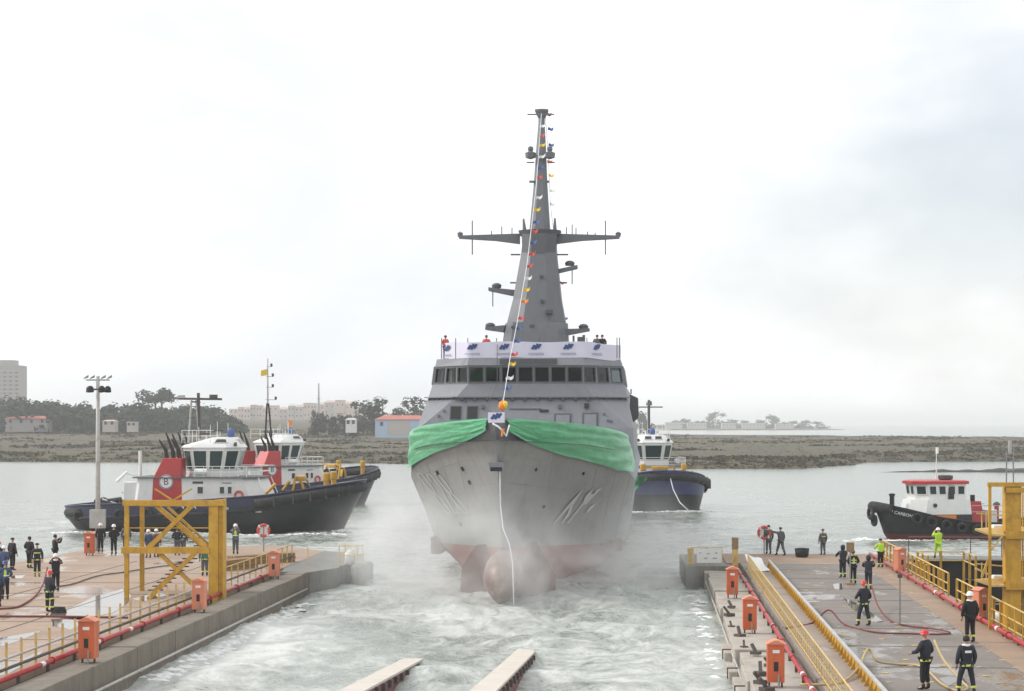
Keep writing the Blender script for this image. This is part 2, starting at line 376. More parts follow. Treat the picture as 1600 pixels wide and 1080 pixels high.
for i in range(5200):
    px = rnd.uniform(-20, 1640); y = rnd.uniform(384, 500); x = (px - 800) / F * y; z = land_h(x, y)
    if z < -.1 or z > 1.9: continue
    s = rnd.uniform(.4, 1.1); clump(sb, (x, y, z - .2), s * 1.9, s * .6, 20, rnd, .17)
tag(sb.build('marsh_scrub', 'scrub'), 'dense dark scrub covering the far marsh bank', 'scrub', kind='stuff')
pb = MB(); pr = []
for i in range(90):
    x = 70 + i * .75; w = np.interp(i, [0, 8, 30, 90], [.0, 1.2, 2.6, 3.2]); h = np.interp(i, [0, 10, 40, 55, 90], [.0, .35, 1.0, 1.5, 1.1]) * (.75 + .6 * fbm(x * .25, 3, 1, 4))
    yc = 366 + 2.5 * math.sin(i * .08); pr.append([(x, yc - w, -.6), (x, yc - w * .55, h * .6), (x, yc, max(h, .02)), (x, yc + w * .55, h * .7), (x, yc + w, -.6)])
pb.loft(pr, closed=False)
tag(pb.build('rocky_spit', 'rock_spit'), 'narrow dark weedy spit in the water behind the black tug', kind='structure')
# distant point of land across the bay
db = MB(); pr = []
for i in range(70):
    px = 960 + i * 5.2; Y = 2600; x = (px - 800) / F * Y; h = np.interp(px, [960, 1240, 1310, 1320], [3.2, 2.6, 1.4, 0]) * (.8 + .4 * fbm(px * .05, 2, 3, 3))
    pr.append([(x, Y - 60, -.6), (x, Y - 30, h * .5), (x, Y, h), (x, Y + 60, h), (x, Y + 120, -.6)])
db.loft(pr, closed=False)
tag(db.build('distant_shore', 'marsh', smooth=True), 'hazy low point of land across the bay', kind='structure')
# ------------------------------------------------------------------ trees
def tree_leaf(name, col):
    M(name, col, .9, var=.35, scale=.25, spec=.2)
tree_leaf('leaf_dark', (.038, .050, .034)); tree_leaf('leaf_grey', (.060, .068, .050)); tree_leaf('leaf_olive', (.052, .058, .034))
def tree_meshes(kind, seed):
    r = random.Random(seed); tr = MB(); cr = MB(); h = 12.0
    if kind == 'pine':   # tall stone pine, bare stem under a flat spreading crown
        tr.tube([(0, 0, -.8), (.2, 0, 4), (.1, .1, 8.5), (.5, 0, 10.5)], [.42, .34, .25, .1], 7)
        for k in range(5):
            a = k * 1.3; tr.tube([(.1, .1, 7.4 + k * .3), (2.2 * math.cos(a), 2.2 * math.sin(a), 9.6)], [.14, .05], 5)
        blobs = [(r.uniform(-3.2, 3.2), r.uniform(-3.2, 3.2), r.uniform(8.8, 11.2), r.uniform(1.1, 2.0)) for _ in range(13)]
    elif kind == 'tall':
        tr.tube([(0, 0, -.8), (.1, 0, 5), (0, .1, 11)], [.38, .26, .06], 7)
        for k in range(6):
            a = k * 2.1; tr.tube([(0, 0, 3.5 + k * 1.1), (1.6 * math.cos(a), 1.6 * math.sin(a), 4.8 + k * 1.1)], [.12, .04], 5)
        blobs = [(r.gauss(0, 1.1), r.gauss(0, 1.1), r.uniform(2.2, 11.8), r.uniform(.9, 1.9)) for _ in range(16)]
    else:                # broad rounded evergreen
        tr.tube([(0, 0, -.8), (.2, 0, 2.4), (0, .2, 6.5)], [.46, .36, .1], 7)
        for k in range(6):
            a = k * 1.05; tr.tube([(.1, .1, 2.2 + .3 * k), (2.6 * math.cos(a), 2.6 * math.sin(a), 5.2 + .3 * k)], [.18, .05], 5)
        blobs = [(r.gauss(0, 2.0), r.gauss(0, 2.0), r.uniform(2.0, 8.8), r.uniform(1.3, 2.4)) for _ in range(18)]
    for (x, y, z, s) in blobs:
        for _ in range(38):
            d = Vector((r.gauss(0, 1), r.gauss(0, 1), r.gauss(0, .8))).normalized(); p = Vector((x, y, z)) + d * s * r.uniform(.55, 1.08)
            q = s * r.uniform(.16, .34); e = d.cross(Vector((r.gauss(0, 1), r.gauss(0, 1), r.gauss(0, 1)))).normalized(); g = (d + e * .7).cross(e).normalized()
            cr.add([p - e * q, p + g * q * .8, p + e * q, p - g * q * .8], [(0, 1, 2, 3)])
    return tr, cr
TREES = []
for k, (kind, leaf) in enumerate((('round', 'leaf_dark'), ('round', 'leaf_grey'), ('pine', 'leaf_dark'), ('tall', 'leaf_grey'), ('round', 'leaf_olive'), ('tall', 'leaf_dark'))):
    t_, c_ = tree_meshes(kind, 40 + k); TREES.append((t_.mesh('trunk', 'bark'), c_.mesh('crown', leaf)))
def tree(px, py_top, Y, kind, label, group=None, wide=1.0, py_base=None):
    x = (px - 800) / F * Y; zb = land_h(x, Y) if Y < 2500 else 2.2
    if py_base: zb = CAMZ - (py_base - 661) / F * Y
    top = CAMZ + (661 - py_top) / F * Y; H = max(4, top - zb); s = H / 12.0
    e = empty('pine_tree' if kind == 2 else 'tree', (x, Y, zb), random.uniform(0, 6), label, 'tree', group)
    inst('trunk', TREES[kind][0], e, scale=(s, s, s)); inst('crown', TREES[kind][1], e, scale=(s * wide, s * wide, s)); return e
# the wood on the left: trees one can pick out of its skyline
wood = [(45, 612, 900, 4), (62, 613, 930, 1), (78, 619, 900, 0), (96, 624, 920, 0), (112, 626, 900, 4), (130, 622, 930, 0), (148, 627, 900, 1), (172, 624, 930, 0), (190, 632, 880, 4), (207, 628, 930, 1),
        (224, 620, 900, 0), (270, 622, 900, 1), (288, 627, 880, 0), (304, 632, 930, 4), (320, 626, 900, 0), (338, 628, 880, 0), (352, 640, 860, 4), (366, 648, 840, 0), (10, 620, 880, 0), (28, 617, 910, 0), (-6, 612, 900, 4)]
for px, py, Y, k in wood: tree(px, py, Y, k, 'hazy dark evergreen in the continuous wood behind the lamp mast', 'trees of the wood behind the lamp mast', 1.35)
rb = MB(); rw = random.Random(11)
for i in range(620):
    px = rw.uniform(-20, 372); Y = rw.uniform(830, 960); x = (px - 800) / F * Y; z = land_h(x, Y); s = rw.uniform(1.6, 3.4)
    top = np.interp(px, [0, 30, 340, 372], [9.0, 11.0, 9.5, 2.0]) * (.75 + .5 * fbm(px * .05, 1, 1, 3) + .2)
    clump(rb, (x, Y, z + rw.uniform(-.5, top - 2.5)), s * 1.6, s * 1.3, 26, rw, .28)
tag(rb.build('wood_undergrowth', 'leaf_dark'), 'hazy undergrowth filling the wood behind the lamp mast', 'undergrowth', kind='stuff')
tree(242, 608, 890, 2, 'flat topped pine rising above the wood beside the lamp mast', None, 1.3)
tree(252, 611, 910, 2, 'smaller pine just right of the flat topped pine in the wood', None, 1.2)
tree(497, 630, 760, 1, 'lone grey-green tree in front of the town between tug mast and warship', None, .85)
for (px, py, Y, k, w), wd_ in zip(((540, 641, 740, 0, 1.3), (520, 646, 760, 4, 1.1), (556, 640, 780, 1, 1.2)), ('middle', 'smallest and leftmost', 'rightmost')): tree(px, py, Y, k, 'low dark tree, %s of three clumped left of the red roofed shed' % wd_, 'trees left of the shed', w)
for (px, py, Y, k, w), wd_ in zip(((568, 626, 800, 5, 1.5), (584, 623, 810, 0, 1.1), (598, 621, 800, 5, 1.5)), ('leftmost', 'middle', 'rightmost')): tree(px, py, Y, k, 'tall dark tree, %s of three standing behind the red roofed shed' % wd_, 'tall trees behind the shed', w)
for (px, py, Y, k, w), wd_ in zip(((632, 626, 860, 1, 1.1), (648, 623, 850, 3, 1.5), (664, 624, 870, 1, 1.1), (1000, 634, 1500, 0, 1.1), (617, 636, 850, 4, 1.0)), ('hazy bushy tree above the middle of the red shed roof', 'hazy narrow tree above the right end of the red shed roof', 'hazy tree half hidden by the warship superstructure', 'hazy tree behind the blue tug mast beside the warship', 'small hazy tree above the left part of the red shed roof')): tree(px, py, Y, k, wd_, 'trees beside the warship', w)
for px, py, w in ((1072, 652, 1.3), (1055, 655, 1.4), (1146, 653, 1.3), (1165, 655, 1.2), (1090, 656, 1.5), (1133, 657, 1.3), (1190, 654, 1.3), (1238, 656, 1.4), (1258, 655, 1.5), (1278, 657, 1.6), (1225, 658, 1.5)):
    tree(px, py, 2600, 4, 'small hazy tree in the low row on the distant point of land', 'trees on the distant point', w * 1.7, 667)
db2 = MB(); rd = random.Random(8)
for i in range(240):
    px = rd.uniform(1000, 1300); x = (px - 800) / F * 2600; s = rd.uniform(1.5, 3.2) * np.interp(px, [1000, 1250, 1300], [1, 1, .5]); clump(db2, (x, 2610 + rd.uniform(0, 60), 2.0), s * 2.6, s * 1.6, 12, rd, .3)
tag(db2.build('shore_thicket', 'leaf_grey'), 'hazy thicket along the distant point of land', 'thicket', kind='stuff')
tree(1115, 639, 2600, 0, 'tallest rounded tree on the distant point of land', None, 1.3, 670)
tree(1206, 645, 2600, 0, 'second tallest rounded tree on the distant point, nearer its tip', None, 1.4, 670)
# ------------------------------------------------------------------ far buildings
M('wall_pale', (.50, .46, .42), .8, var=.08, scale=.2); M('wall_pink', (.60, .49, .44), .8, var=.08, scale=.2); M('wall_blue', (.40, .52, .68), .7, var=.06, scale=.2)
M('roof_red', (.46, .14, .10), .8, var=.15, scale=.5); M('roof_pink', (.52, .36, .31), .8, var=.12, scale=.4); M('wall_grey', (.33, .31, .31), .8, var=.06, scale=.1); M('window_dark', (.06, .065, .075), .25, var=.1)
def house(px0, px1, py_top, Y, wallm, roofm, label, cat='building', group=None, depth=10.0, rows_=2, gable=True, py_base=None):
    x0 = (px0 - 800) / F * Y; x1 = (px1 - 800) / F * Y; zb = land_h((x0 + x1) / 2, Y) if Y < 2500 else 2.0
    if py_base: zb = CAMZ - (py_base - 661) / F * Y
    H = CAMZ + (661 - py_top) / F * Y - zb; w = x1 - x0; rh = min(2.2, H * .3) if gable else .5
    e = empty('house' if cat == 'house' else 'building', ((x0 + x1) / 2, Y, zb), 0, label, cat, group)
    MB().box(-w / 2, w / 2, 0, depth, -3, H - rh).build('wall', wallm, e)
    if gable: MB().prism([(-w / 2 - .4, -.5, H - rh + .003), (-w / 2 - .4, depth + .5, H - rh + .003), (-w / 2 + min(2, w * .1), depth / 2, H)], (w * .9 + .8, 0, 0)).build('roof', roofm, e) if False else \
        MB().add([(-w / 2 - .4, -.5, H - rh), (w / 2 + .4, -.5, H - rh), (w / 2 + .4, depth + .5, H - rh), (-w / 2 - .4, depth + .5, H - rh), (-w / 2 + min(3, w * .2), depth / 2, H), (w / 2 - min(3, w * .2), depth / 2, H)], [(0, 1, 5, 4), (1, 2, 5), (2, 3, 4, 5), (3, 0, 4), (3, 2, 1, 0)]).build('roof', roofm, e)
    else: MB().box(-w / 2 - .15, w / 2 + .15, -.15, depth + .15, H - rh, H).build('roof', roofm, e)
    n = max(2, int(w / 4)); me = MB().box(-.55, .55, -.06, .1, -.7, .7).mesh('window', 'window_dark')
    for r_ in range(rows_):
        for i in range(n): inst('window', me, e, (-w / 2 + w * (i + .5) / n, 0, (H - rh) * (r_ + .55) / rows_))
    return e
t_ = house(-52, 30, 571, 1500, 'wall_grey', 'wall_grey', 'tall grey tower block rising over the wood at the picture edge', depth=24, rows_=0, gable=False, py_base=625)
Hh = (625 - 571) / F * 1500
MB().box(-13, 15.5, 3, 18, Hh + .0, Hh + 4.2).build('roof_house', 'wall_grey', t_)
wm = MB().box(-.9, .9, -.12, .2, -.55, .55).mesh('window', 'window_dark'); bm_ = MB().box(-20.5, 20.5, -.35, -.01, -.18, .18).mesh('floor_band', 'wall_pale')
for r_ in range(7):
    z = 1.8 + r_ * 3.25
    inst('floor_band', bm_, t_, (0, 0, z + 1.6))
    for i in range(9): inst('window', wm, t_, (-18.4 + i * 4.6, 0, z))
sh = house(586, 668, 649, 700, 'wall_blue', 'roof_red', 'long pale blue shed with a red roof left of the warship bow', depth=12, rows_=1, py_base=671)
MB().box(-5, 3.2, -.08, .05, -2, 2.9).build('loading_door', 'wall_pale', sh)
house(8, 74, 650, 830, 'wall_grey', 'roof_red', 'long low building with dull red roof under the wood at far left', depth=10, rows_=1, py_base=664)
house(160, 180, 656, 800, 'wall_pale', 'roof_pink', 'small pale house at the wood edge right of the lamp mast', 'house', None, 6, 1, True, 664)
house(198, 212, 659, 800, 'wall_pale', 'wall_pale', 'low white hut among the scrub right of the small pale house', 'house', None, 6, 1, False, 664)
house(540, 556, 653, 730, 'white_paint', 'wall_pale', 'tiny white hut in front of the dark tree clump by the shed', 'house', None, 5, 1, True, 664)
rt = random.Random(5); px = 358; k = 0
while px < 566:
    w = rt.uniform(9, 17); py = np.interp(px, [358, 400, 440, 470, 520, 566], [638, 633, 634, 630, 626, 632]) + rt.uniform(-2.5, 2.5)
    house(px, px + w - .6, py, 1750 + rt.uniform(-60, 60), rt.choice(['wall_pink', 'wall_pale', 'wall_pink']), rt.choice(['roof_pink', 'roof_pink', 'wall_pale']), 'hazy pale house in the town row above the tug masts', 'house', 'houses of the hazy town', 10, 2, rt.random() < .7, 655)
    px += w; k += 1
for (a_, b_, y_), wd_ in zip(((1040, 1066, 660), (1074, 1104, 661), (1128, 1150, 661), (1160, 1196, 661), (1212, 1240, 662)), ('first', 'second', 'third', 'fourth', 'fifth')):
    house(a_, b_, y_, 2560, 'wall_pale', 'wall_pale', 'low white building on the distant point, %s in line from the warship' % wd_, 'building', 'white buildings on the distant point', 12, 1, False, 667)
cm = empty('chimney_mast', at(498, 655, 1500), 0, 'thin hazy chimney mast standing over the town', 'mast')
MB().tube([(0, 0, -6), (0, 0, 16), (0, 0, 28)], [1.0, .7, .5], 8).build('shaft', 'wall_grey', cm); MB().lathe([(.9, 15.6), (1.3, 15.8), (1.3, 16.3), (.9, 16.5)], 10).build('platform', 'wall_grey', cm)
# ================================================================== the warship (local x = across, y = aft of the stem head, z = up)
SHIP_T, SHIP_A = -7.63, 97.0
ship = slip_empty('warship', SHIP_T, SHIP_A, 0, 'grey naval corvette sliding bow first toward the viewer between the piers', 'warship')
def px2ship(px, py, s):
    """the ship-frame point at distance s aft that the photograph shows at a pixel"""
    # solve for the depth Y along the pixel's ray where aft distance is s
    kx = (px - 800) / F
    Y = (SHIP_A + s) / (kx * ST + CT); X = kx * Y; t, a = S2(X, Y)
    return Vector((t - SHIP_T, a - SHIP_A, CAMZ - (py - 661) / F * Y))
def fb(x): return math.sin(math.pi / 2 * min(1, max(0, x))) ** .9
def boot(s): return 3.0 - .045 * min(s, 60)
def knz(d): return 8.6 - 2.7 * (min(1, d / 20.5) ** 1.05)
def deckz(s): return np.interp(s, [0, 8, 15, 22, 30, 100], [9.6, 9.25, 8.75, 8.3, 8.1, 8.0])
def hull_row(j, d):
    s0, B, Lr = [(8.5, 3.0, 45), (6.6, 4.7, 36), (4.7, 6.0, 25), (2.75, 6.36, 23.5), (.8, 6.83, 22), (0, 6.3, 18)][j]
    s = s0 + d; b = B * fb(d / Lr) + .10
    if j in (2, 3): b *= 1 - .10 * math.exp(-(d / 6.0))
    z = [-1.7, -.25, boot(s), (boot(s) + knz(d)) / 2, knz(d), deckz(s)][j]
    if s > 22 and j == 5: b = 6.3 + .05
    return b, s, z
def hull_pt(side, q, v, off=0.0):
    d = (q ** 1.7) * 96
    j = min(4, int(v)); f_ = v - j
    p0 = hull_row(j, d); p1 = hull_row(j + 1, d)
    p = [p0[i] * (1 - f_) + p1[i] * f_ for i in range(3)]
    return Vector((side * (p[0] + off), p[1], p[2]))
QN = 64
def hull_patch(name, mat, v0, v1, nv, smooth=True):
    mb = MB()
    for side in (-1, 1):
        rows_ = []
        for i in range(nv + 1):
            v = v0 + (v1 - v0) * i / nv
            rows_.append([hull_pt(side, k / QN, v) for k in range(QN + 1)])
        mb.loft(rows_ if side == 1 else [r[::-1] for r in rows_], closed=False)
    # close the stem between the two sides
    st = [[hull_pt(-1, 0, v0 + (v1 - v0) * i / nv), hull_pt(-1, 0, v0 + (v1 - v0) * i / nv) * .5 + hull_pt(1, 0, v0 + (v1 - v0) * i / nv) * .5 - Vector((0, .05, 0)), hull_pt(1, 0, v0 + (v1 - v0) * i / nv)] for i in range(nv + 1)]
    mb.loft(st, closed=False)
    tr = [[hull_pt(-1, 1, v0 + (v1 - v0) * i / nv), hull_pt(1, 1, v0 + (v1 - v0) * i / nv)] for i in range(nv + 1)]
    mb.loft(tr, closed=False)
    return mb.build(name, mat, ship, smooth=smooth)
hull_patch('underwater_hull', 'antifoul', 0, 2, 6)
hull_patch('bow_hull', 'ship_hull', 2, 4, 10)
hull_patch('topside', 'ship_grey', 4, 5, 3)
mb = MB(); mb.loft([[hull_pt(-1, k / QN, 5) - Vector((0, 0, 1.05)), hull_pt(1, k / QN, 5) - Vector((0, 0, 1.05))] for k in range(QN + 1)], closed=False); mb.build('foredeck', 'ship_dark', ship)
for side in (-1, 1): MB().tube([hull_pt(side, k / QN, 5) for k in range(QN // 2)], .08, 6).build('bulwark_cap', 'ship_grey', ship)
# plate seams: shallow proud weld lines on the bow
for side in (-1, 1):
    for v in (2.62, 3.2, 3.72): MB().tube([hull_pt(side, k / 180, v, .0) for k in range(2, 124)], .012, 4, caps=False).build('plate_seam', 'ship_hull', ship)
    for k in range(7): MB().tube([hull_pt(side, .17 + k * .05, 2 + jj / 20 * 2, .0) for jj in range(21)], .010, 4, caps=False).build('plate_seam', 'ship_hull', ship)
# bulbous bow: egg-shaped sections
rings = []
for (s, k) in ((1.0, .06), (1.12, .34), (1.4, .58), (1.9, .80), (2.6, .94), (3.6, 1.0), (5.2, 1.0), (7.5, .92), (10.5, .6)):
    ring = []
    for i in range(20):
        a = 2 * math.pi * i / 20; cz = math.sin(a); wz = 1.0 - .34 * max(0, -cz) ** 1.2
        ring.append((0.97 * k * math.cos(a) * wz, s, 1.28 + 1.38 * k * cz))
    rings.append(ring)
bulb = MB().loft(rings).build('bulbous_bow', 'bulb_paint', ship, smooth=True)
# launching cradle plates left and right of the forefoot
for nm, poly, s in (('cradle_plate', [(719, 925), (722, 884), (744, 852), (776, 849), (776, 930)], 7.0), ('cradle_plate', [(800, 930), (800, 850), (838, 846), (869, 898), (867, 930)], 7.0)):
    mb = MB().prism([px2ship(a, b, s) for a, b in poly], (0, .35, 0)); cp = mb.build(nm, 'cradle_steel', ship)
    q = [px2ship(a, b, s) for a, b in poly]
    MB().bar(q[1] + Vector((0, .9, 0)), q[-1] * .5 + q[0] * .5 + Vector((0, 1.4, -.4)), .3, .3).build('stiffener', 'cradle_steel', cp)
for px, py in ((690, 842), (690, 853), (965, 848), (936, 840)):
    p = px2ship(px, py, 22.5); MB().box(p.x - .3, p.x + .3, p.y - 3.4, p.y, p.z - .28, p.z + .28).build('bilge_bracket', 'cradle_steel', ship)
# chock on the stem and small hull openings
p = px2ship(776, 730, 1.35)
MB().prism([(p.x - .42, p.y - .25, p.z + .25), (p.x + .42, p.y - .25, p.z + .25), (p.x + .34, p.y - .25, p.z - .22), (p.x - .34, p.y - .25, p.z - .22)], (0, .9, 0)).build('stem_chock', 'ship_grey', ship, bevel=.04)
MB().box(p.x - .30, p.x + .30, p.y - .262, p.y - .2, p.z - .2, p.z + .0).build('chock_mouth', 'black_matt', ship)
# ---- find hull points behind pixels
HT = []
for side in (-1, 1):
    for iq in range(1, 220):
        for iv in range(0, 80):
            q = iq / 220 * .62; v = 2.0 + iv / 79 * 2.98; c = hull_pt(side, q, v); w = W2(c.x + SHIP_T, c.y + SHIP_A, c.z)
            HT.append((side, q, v, 800 + w.x / w.y * F, 661 - (w.z - CAMZ) / w.y * F))
HA = np.array(HT)
def on_hull(px, py, side, off=.07):
    A = HA[(HA[:, 0] == side) & (HA[:, 1] < (.385 if side < 0 else .46))]; i = np.argmin((A[:, 3] - px) ** 2 + (A[:, 4] - py) ** 2)
    b = A[i]; q, v = b[1], b[2]
    # one Newton step
    def pr(q_, v_):
        c = hull_pt(side, q_, v_); w = W2(c.x + SHIP_T, c.y + SHIP_A, c.z); return np.array([800 + w.x / w.y * F, 661 - (w.z - CAMZ) / w.y * F])
    try:
        p0 = pr(q, v); J = np.array([(pr(q + .002, v) - p0) / .002, (pr(q, v - .01) - p0) / -.01]).T
        dq = np.linalg.solve(J, np.array([px, py]) - p0); q = min(.9, max(.004, q + max(-.01, min(.01, dq[0])))); v = min(4.99, max(2.0, v + max(-.05, min(.05, dq[1]))))
    except Exception: pass
    return hull_pt(side, q, v, off) - Vector((0, off, 0))
def mark(polys, side, name, label=None):
    mb = MB()
    for poly in polys:
        n = len(poly); c = (sum(p[0] for p in poly) / n, sum(p[1] for p in poly) / n)
        mb.add([on_hull(a, b, side, .028 if side < 0 else .05) for a, b in poly], [tuple(range(n))])
    o = mb.build(name, 'hull_mark', ship)
    if label: o['label'] = label
    return o
def strip(pts, w):
    out_ = []
    dense = [pts[0]]
    for (a, b) in zip(pts[:-1], pts[1:]):
        k_ = max(1, int(math.hypot(b[0] - a[0], b[1] - a[1]) / 3)); dense += [(a[0] + (b[0] - a[0]) * i / k_, a[1] + (b[1] - a[1]) * i / k_) for i in range(1, k_ + 1)]
    pts = dense
    for (a, b) in zip(pts[:-1], pts[1:]):
        dx, dy = b[0] - a[0], b[1] - a[1]; l = math.hypot(dx, dy) or 1; nx_, ny_ = -dy / l * w / 2, dx / l * w / 2
        out_.append([(a[0] + nx_, a[1] + ny_), (b[0] + nx_, b[1] + ny_), (b[0] - nx_, b[1] - ny_), (a[0] - nx_, a[1] - ny_)])
    return out_
z2 = lambda L_: [(830 + x * .1296, 720 + y * .1296) for x, y in L_]
mark([z2([(622, 338), (600, 355), (430, 540), (455, 560), (505, 520)]), z2([(430, 540), (245, 765), (270, 755), (455, 560)]), z2([(505, 505), (455, 560), (425, 640), (345, 755), (370, 750), (450, 655)])], 1, 'hull_numeral')
mark([z2([(740, 330), (640, 430), (610, 510), (660, 522), (722, 452), (710, 402)]), z2([(722, 452), (770, 405), (850, 320), (780, 350), (745, 400), (710, 402)]), z2([(610, 510), (415, 755), (440, 752), (612, 535), (660, 522)])], 1, 'hull_numeral')
mark([z2([(762, 512), (700, 555), (660, 600), (655, 640), (690, 605), (752, 545)])], 1, 'hull_numeral')
G8 = [(.15, 0), (.85, 0), (1, .12), (1, .36), (.8, .48), (.2, .48), (0, .36), (0, .12), (.15, 0)]; G8b = [(.2, .52), (.8, .52), (1, .64), (1, .88), (.85, 1), (.15, 1), (0, .88), (0, .64), (.2, .52)]
G2 = [(0, .2), (.15, .02), (.85, .02), (1, .2), (1, .38), (0, .9), (0, 1), (1, 1)]
for i, gl in enumerate(((G8, G8b), (G2,), (G8, G8b))):
    ps = []
    for g in gl: ps += strip([(652 + i * 13 + u * 8 + w_ * 47, 740 + w_ * 62) for u, w_ in g], 1.5)
    mark(ps, -1, 'hull_numeral')
for px, py in ((683, 736), (722, 730), (733, 751), (719, 816)):
    a = on_hull(px, py, -1, .03); b = on_hull(px + 3, py + 6, -1, .03); MB().bar(a, b, .16, .12).build('hull_opening', 'black_matt', ship)
for px, py in ((912, 738), (850, 790), (838, 732)):
    a = on_hull(px, py, 1, .03); b = on_hull(px - 2, py + 4, 1, .03); MB().bar(a, b, .14, .1).build('hull_opening', 'black_matt', ship)
# ---- superstructure
def ring(f_, w, sf, ss, z, sb=62.0): return [(-w, sb, z), (-w, ss, z), (-f_, sf, z), (f_, sf, z), (w, ss, z), (w, sb, z)]
MB().loft([ring(6.75, 6.85, 21.3, 21.5, 7.0), ring(6.55, 6.75, 22.0, 22.4, 9.1), ring(4.35, 6.35, 23.0, 25.2, 11.0), ring(3.62, 6.2, 23.35, 26.2, 11.85)]).build('deckhouse', 'ship_grey', ship)
# ledge with small bits under the bridge
lg = ring(4.35, 6.35, 23.0, 25.2, 0)
mb = MB()
for a, b in zip(lg[1:-2], lg[2:-1]): mb.bar((a[0] * 1.02, a[1] - .12, 11.02), (b[0] * 1.02, b[1] - .12, 11.02), .3, .07)
ledge = mb.build('walk_ledge', 'ship_grey', ship)
br = MB().box(-.09, .09, -.16, .1, -.16, -.01).mesh('ledge_bracket', 'ship_dark')
for a, b, n in ((lg[1], lg[2], 6), (lg[2], lg[3], 11), (lg[3], lg[4], 6)):
    for i in range(n):
        f_ = (i + .5) / n; inst('ledge_bracket', br, ledge, (a[0] + (b[0] - a[0]) * f_, a[1] + (b[1] - a[1]) * f_ - .1, 10.98))
# window band: posts, panes, header, roof
Z0, Z1, Z2 = 11.85, 13.02, 13.5
BR = ring(3.62, 6.15, 23.35, 26.2, Z0, 36.0); BT = ring(3.62, 5.98, 23.2, 26.1, Z1, 36.0)
MB().loft([ring(3.66, 6.0, 23.1, 26.0, Z1, 36.2), ring(3.6, 5.9, 23.35, 26.1, Z2, 36.0)]).build('bridge_roof', 'ship_grey', ship)
def lerp3(a, b, f_): return Vector(a) * (1 - f_) + Vector(b) * f_
segs = [(0, 1, 3, .42), (1, 2, 3, .78), (2, 3, 7, .84), (3, 4, 3, .78), (4, 5, 3, .42)]
posts = MB()
for ia, ib, n, wf in segs:
    a0, b0, a1, b1 = BR[ia], BR[ib], BT[ia], BT[ib]
    for i in range(n):
        f0, f1 = (i + .5 - wf / 2) / n, (i + .5 + wf / 2) / n
        g0 = i / n; g1 = (i + 1) / n
        for u0, u1 in ((g0, f0), (f1, g1)):
            A, B_, C_, D_ = lerp3(a0, b0, u0), lerp3(a0, b0, u1), lerp3(a1, b1, u1), lerp3(a1, b1, u0)
            nrm = (B_ - A).cross(D_ - A).normalized() * .12
            posts.prism([A, B_, C_, D_], -nrm if nrm.y < 0 else nrm)
        A, B_, C_, D_ = lerp3(a0, b0, f0), lerp3(a0, b0, f1), lerp3(a1, b1, f1), lerp3(a1, b1, f0)
        zl, zh = .12, .10
        lo0 = lerp3(A, D_, zl); lo1 = lerp3(B_, C_, zl); hi0 = lerp3(D_, A, zh); hi1 = lerp3(C_, B_, zh)
        nrm = (B_ - A).cross(D_ - A).normalized(); nrm = nrm if nrm.y > 0 else -nrm
        posts.prism([A, B_, lo1, lo0], nrm * .12); posts.prism([hi0, hi1, C_, D_], nrm * .12)
        fr = MB()
        for p_, q_ in ((lo0, lo1), (lo1, hi1), (hi1, hi0), (hi0, lo0)): fr.bar(p_ - nrm * .02, q_ - nrm * .02, .055, .055)
        fo = fr.build('window', 'ship_dark', ship)
        MB().prism([lo0 + nrm * .05, lo1 + nrm * .05, hi1 + nrm * .05, hi0 + nrm * .05], nrm * .012).build('pane', 'glass_ship', fo)
posts.build('bridge_wall', 'ship_grey', ship)
MB().box(-5.0, 5.0, 26.9, 33, Z0, Z1).build('bridge_light_block', 'black_matt', ship)  # added black box, stops sky showing through so the panes look dark
MB().box(-1.6, 2.0, 23.0, 23.1, 13.1, 13.42).build('visor', 'ship_dark', ship)
# front face fittings: dark window openings left, doors and lockers right
def front_s(z): return np.interp(z, [7, 9.1, 11.0, 11.85], [21.3, 22.0, 23.0, 23.35])
def front_box(px0, px1, py0, py1, name, mat, dep=.06, par=None, bev=0):
    a = px2ship(px0, py1, 22.4); b = px2ship(px1, py0, 22.4); s0, s1 = front_s(a.z), front_s(b.z)
    return MB().prism([(a.x, s0 - dep, a.z), (b.x, s0 - dep, a.z), (b.x, s1 - dep, b.z), (a.x, s1 - dep, b.z)], (0, dep * 2.0, 0)).build(name, mat, par or ship, bevel=bev)
for a, b in ((703, 721), (729, 747)): w_ = front_box(a, b, 634, 655, 'deckhouse_window', 'ship_dark', .05); front_box(a + 1.5, b - 1.5, 635.5, 654, 'pane', 'black_matt', .062, w_)
d_ = front_box(910, 935, 645, 672, 'watertight_door', 'ship_dark', .05); front_box(913, 932, 647.5, 672, 'door_leaf', 'ship_grey', .09, d_)
d_ = front_box(866, 893, 646, 664, 'watertight_door', 'ship_dark', .05); front_box(869, 890, 648.5, 664, 'door_leaf', 'ship_grey', .09, d_)
front_box(913, 920, 630, 637, 'floodlight', 'black_matt', .25); front_box(872, 877, 632, 638, 'floodlight', 'ship_dark', .2); front_box(752, 757, 633, 638, 'floodlight', 'ship_dark', .2)
front_box(843, 857, 640, 643.5, 'cable_run', 'black_matt', .08); front_box(795, 846, 638.2, 639.4, 'cable_run', 'ship_dark', .06)
for px, py in ((686, 650), (944, 647), (955, 658), (694, 642), (950, 657), (727, 627)): front_box(px - 1.5, px + 1.5, py - 1.5, py + 1.5, 'vent', 'ship_dark', .08)
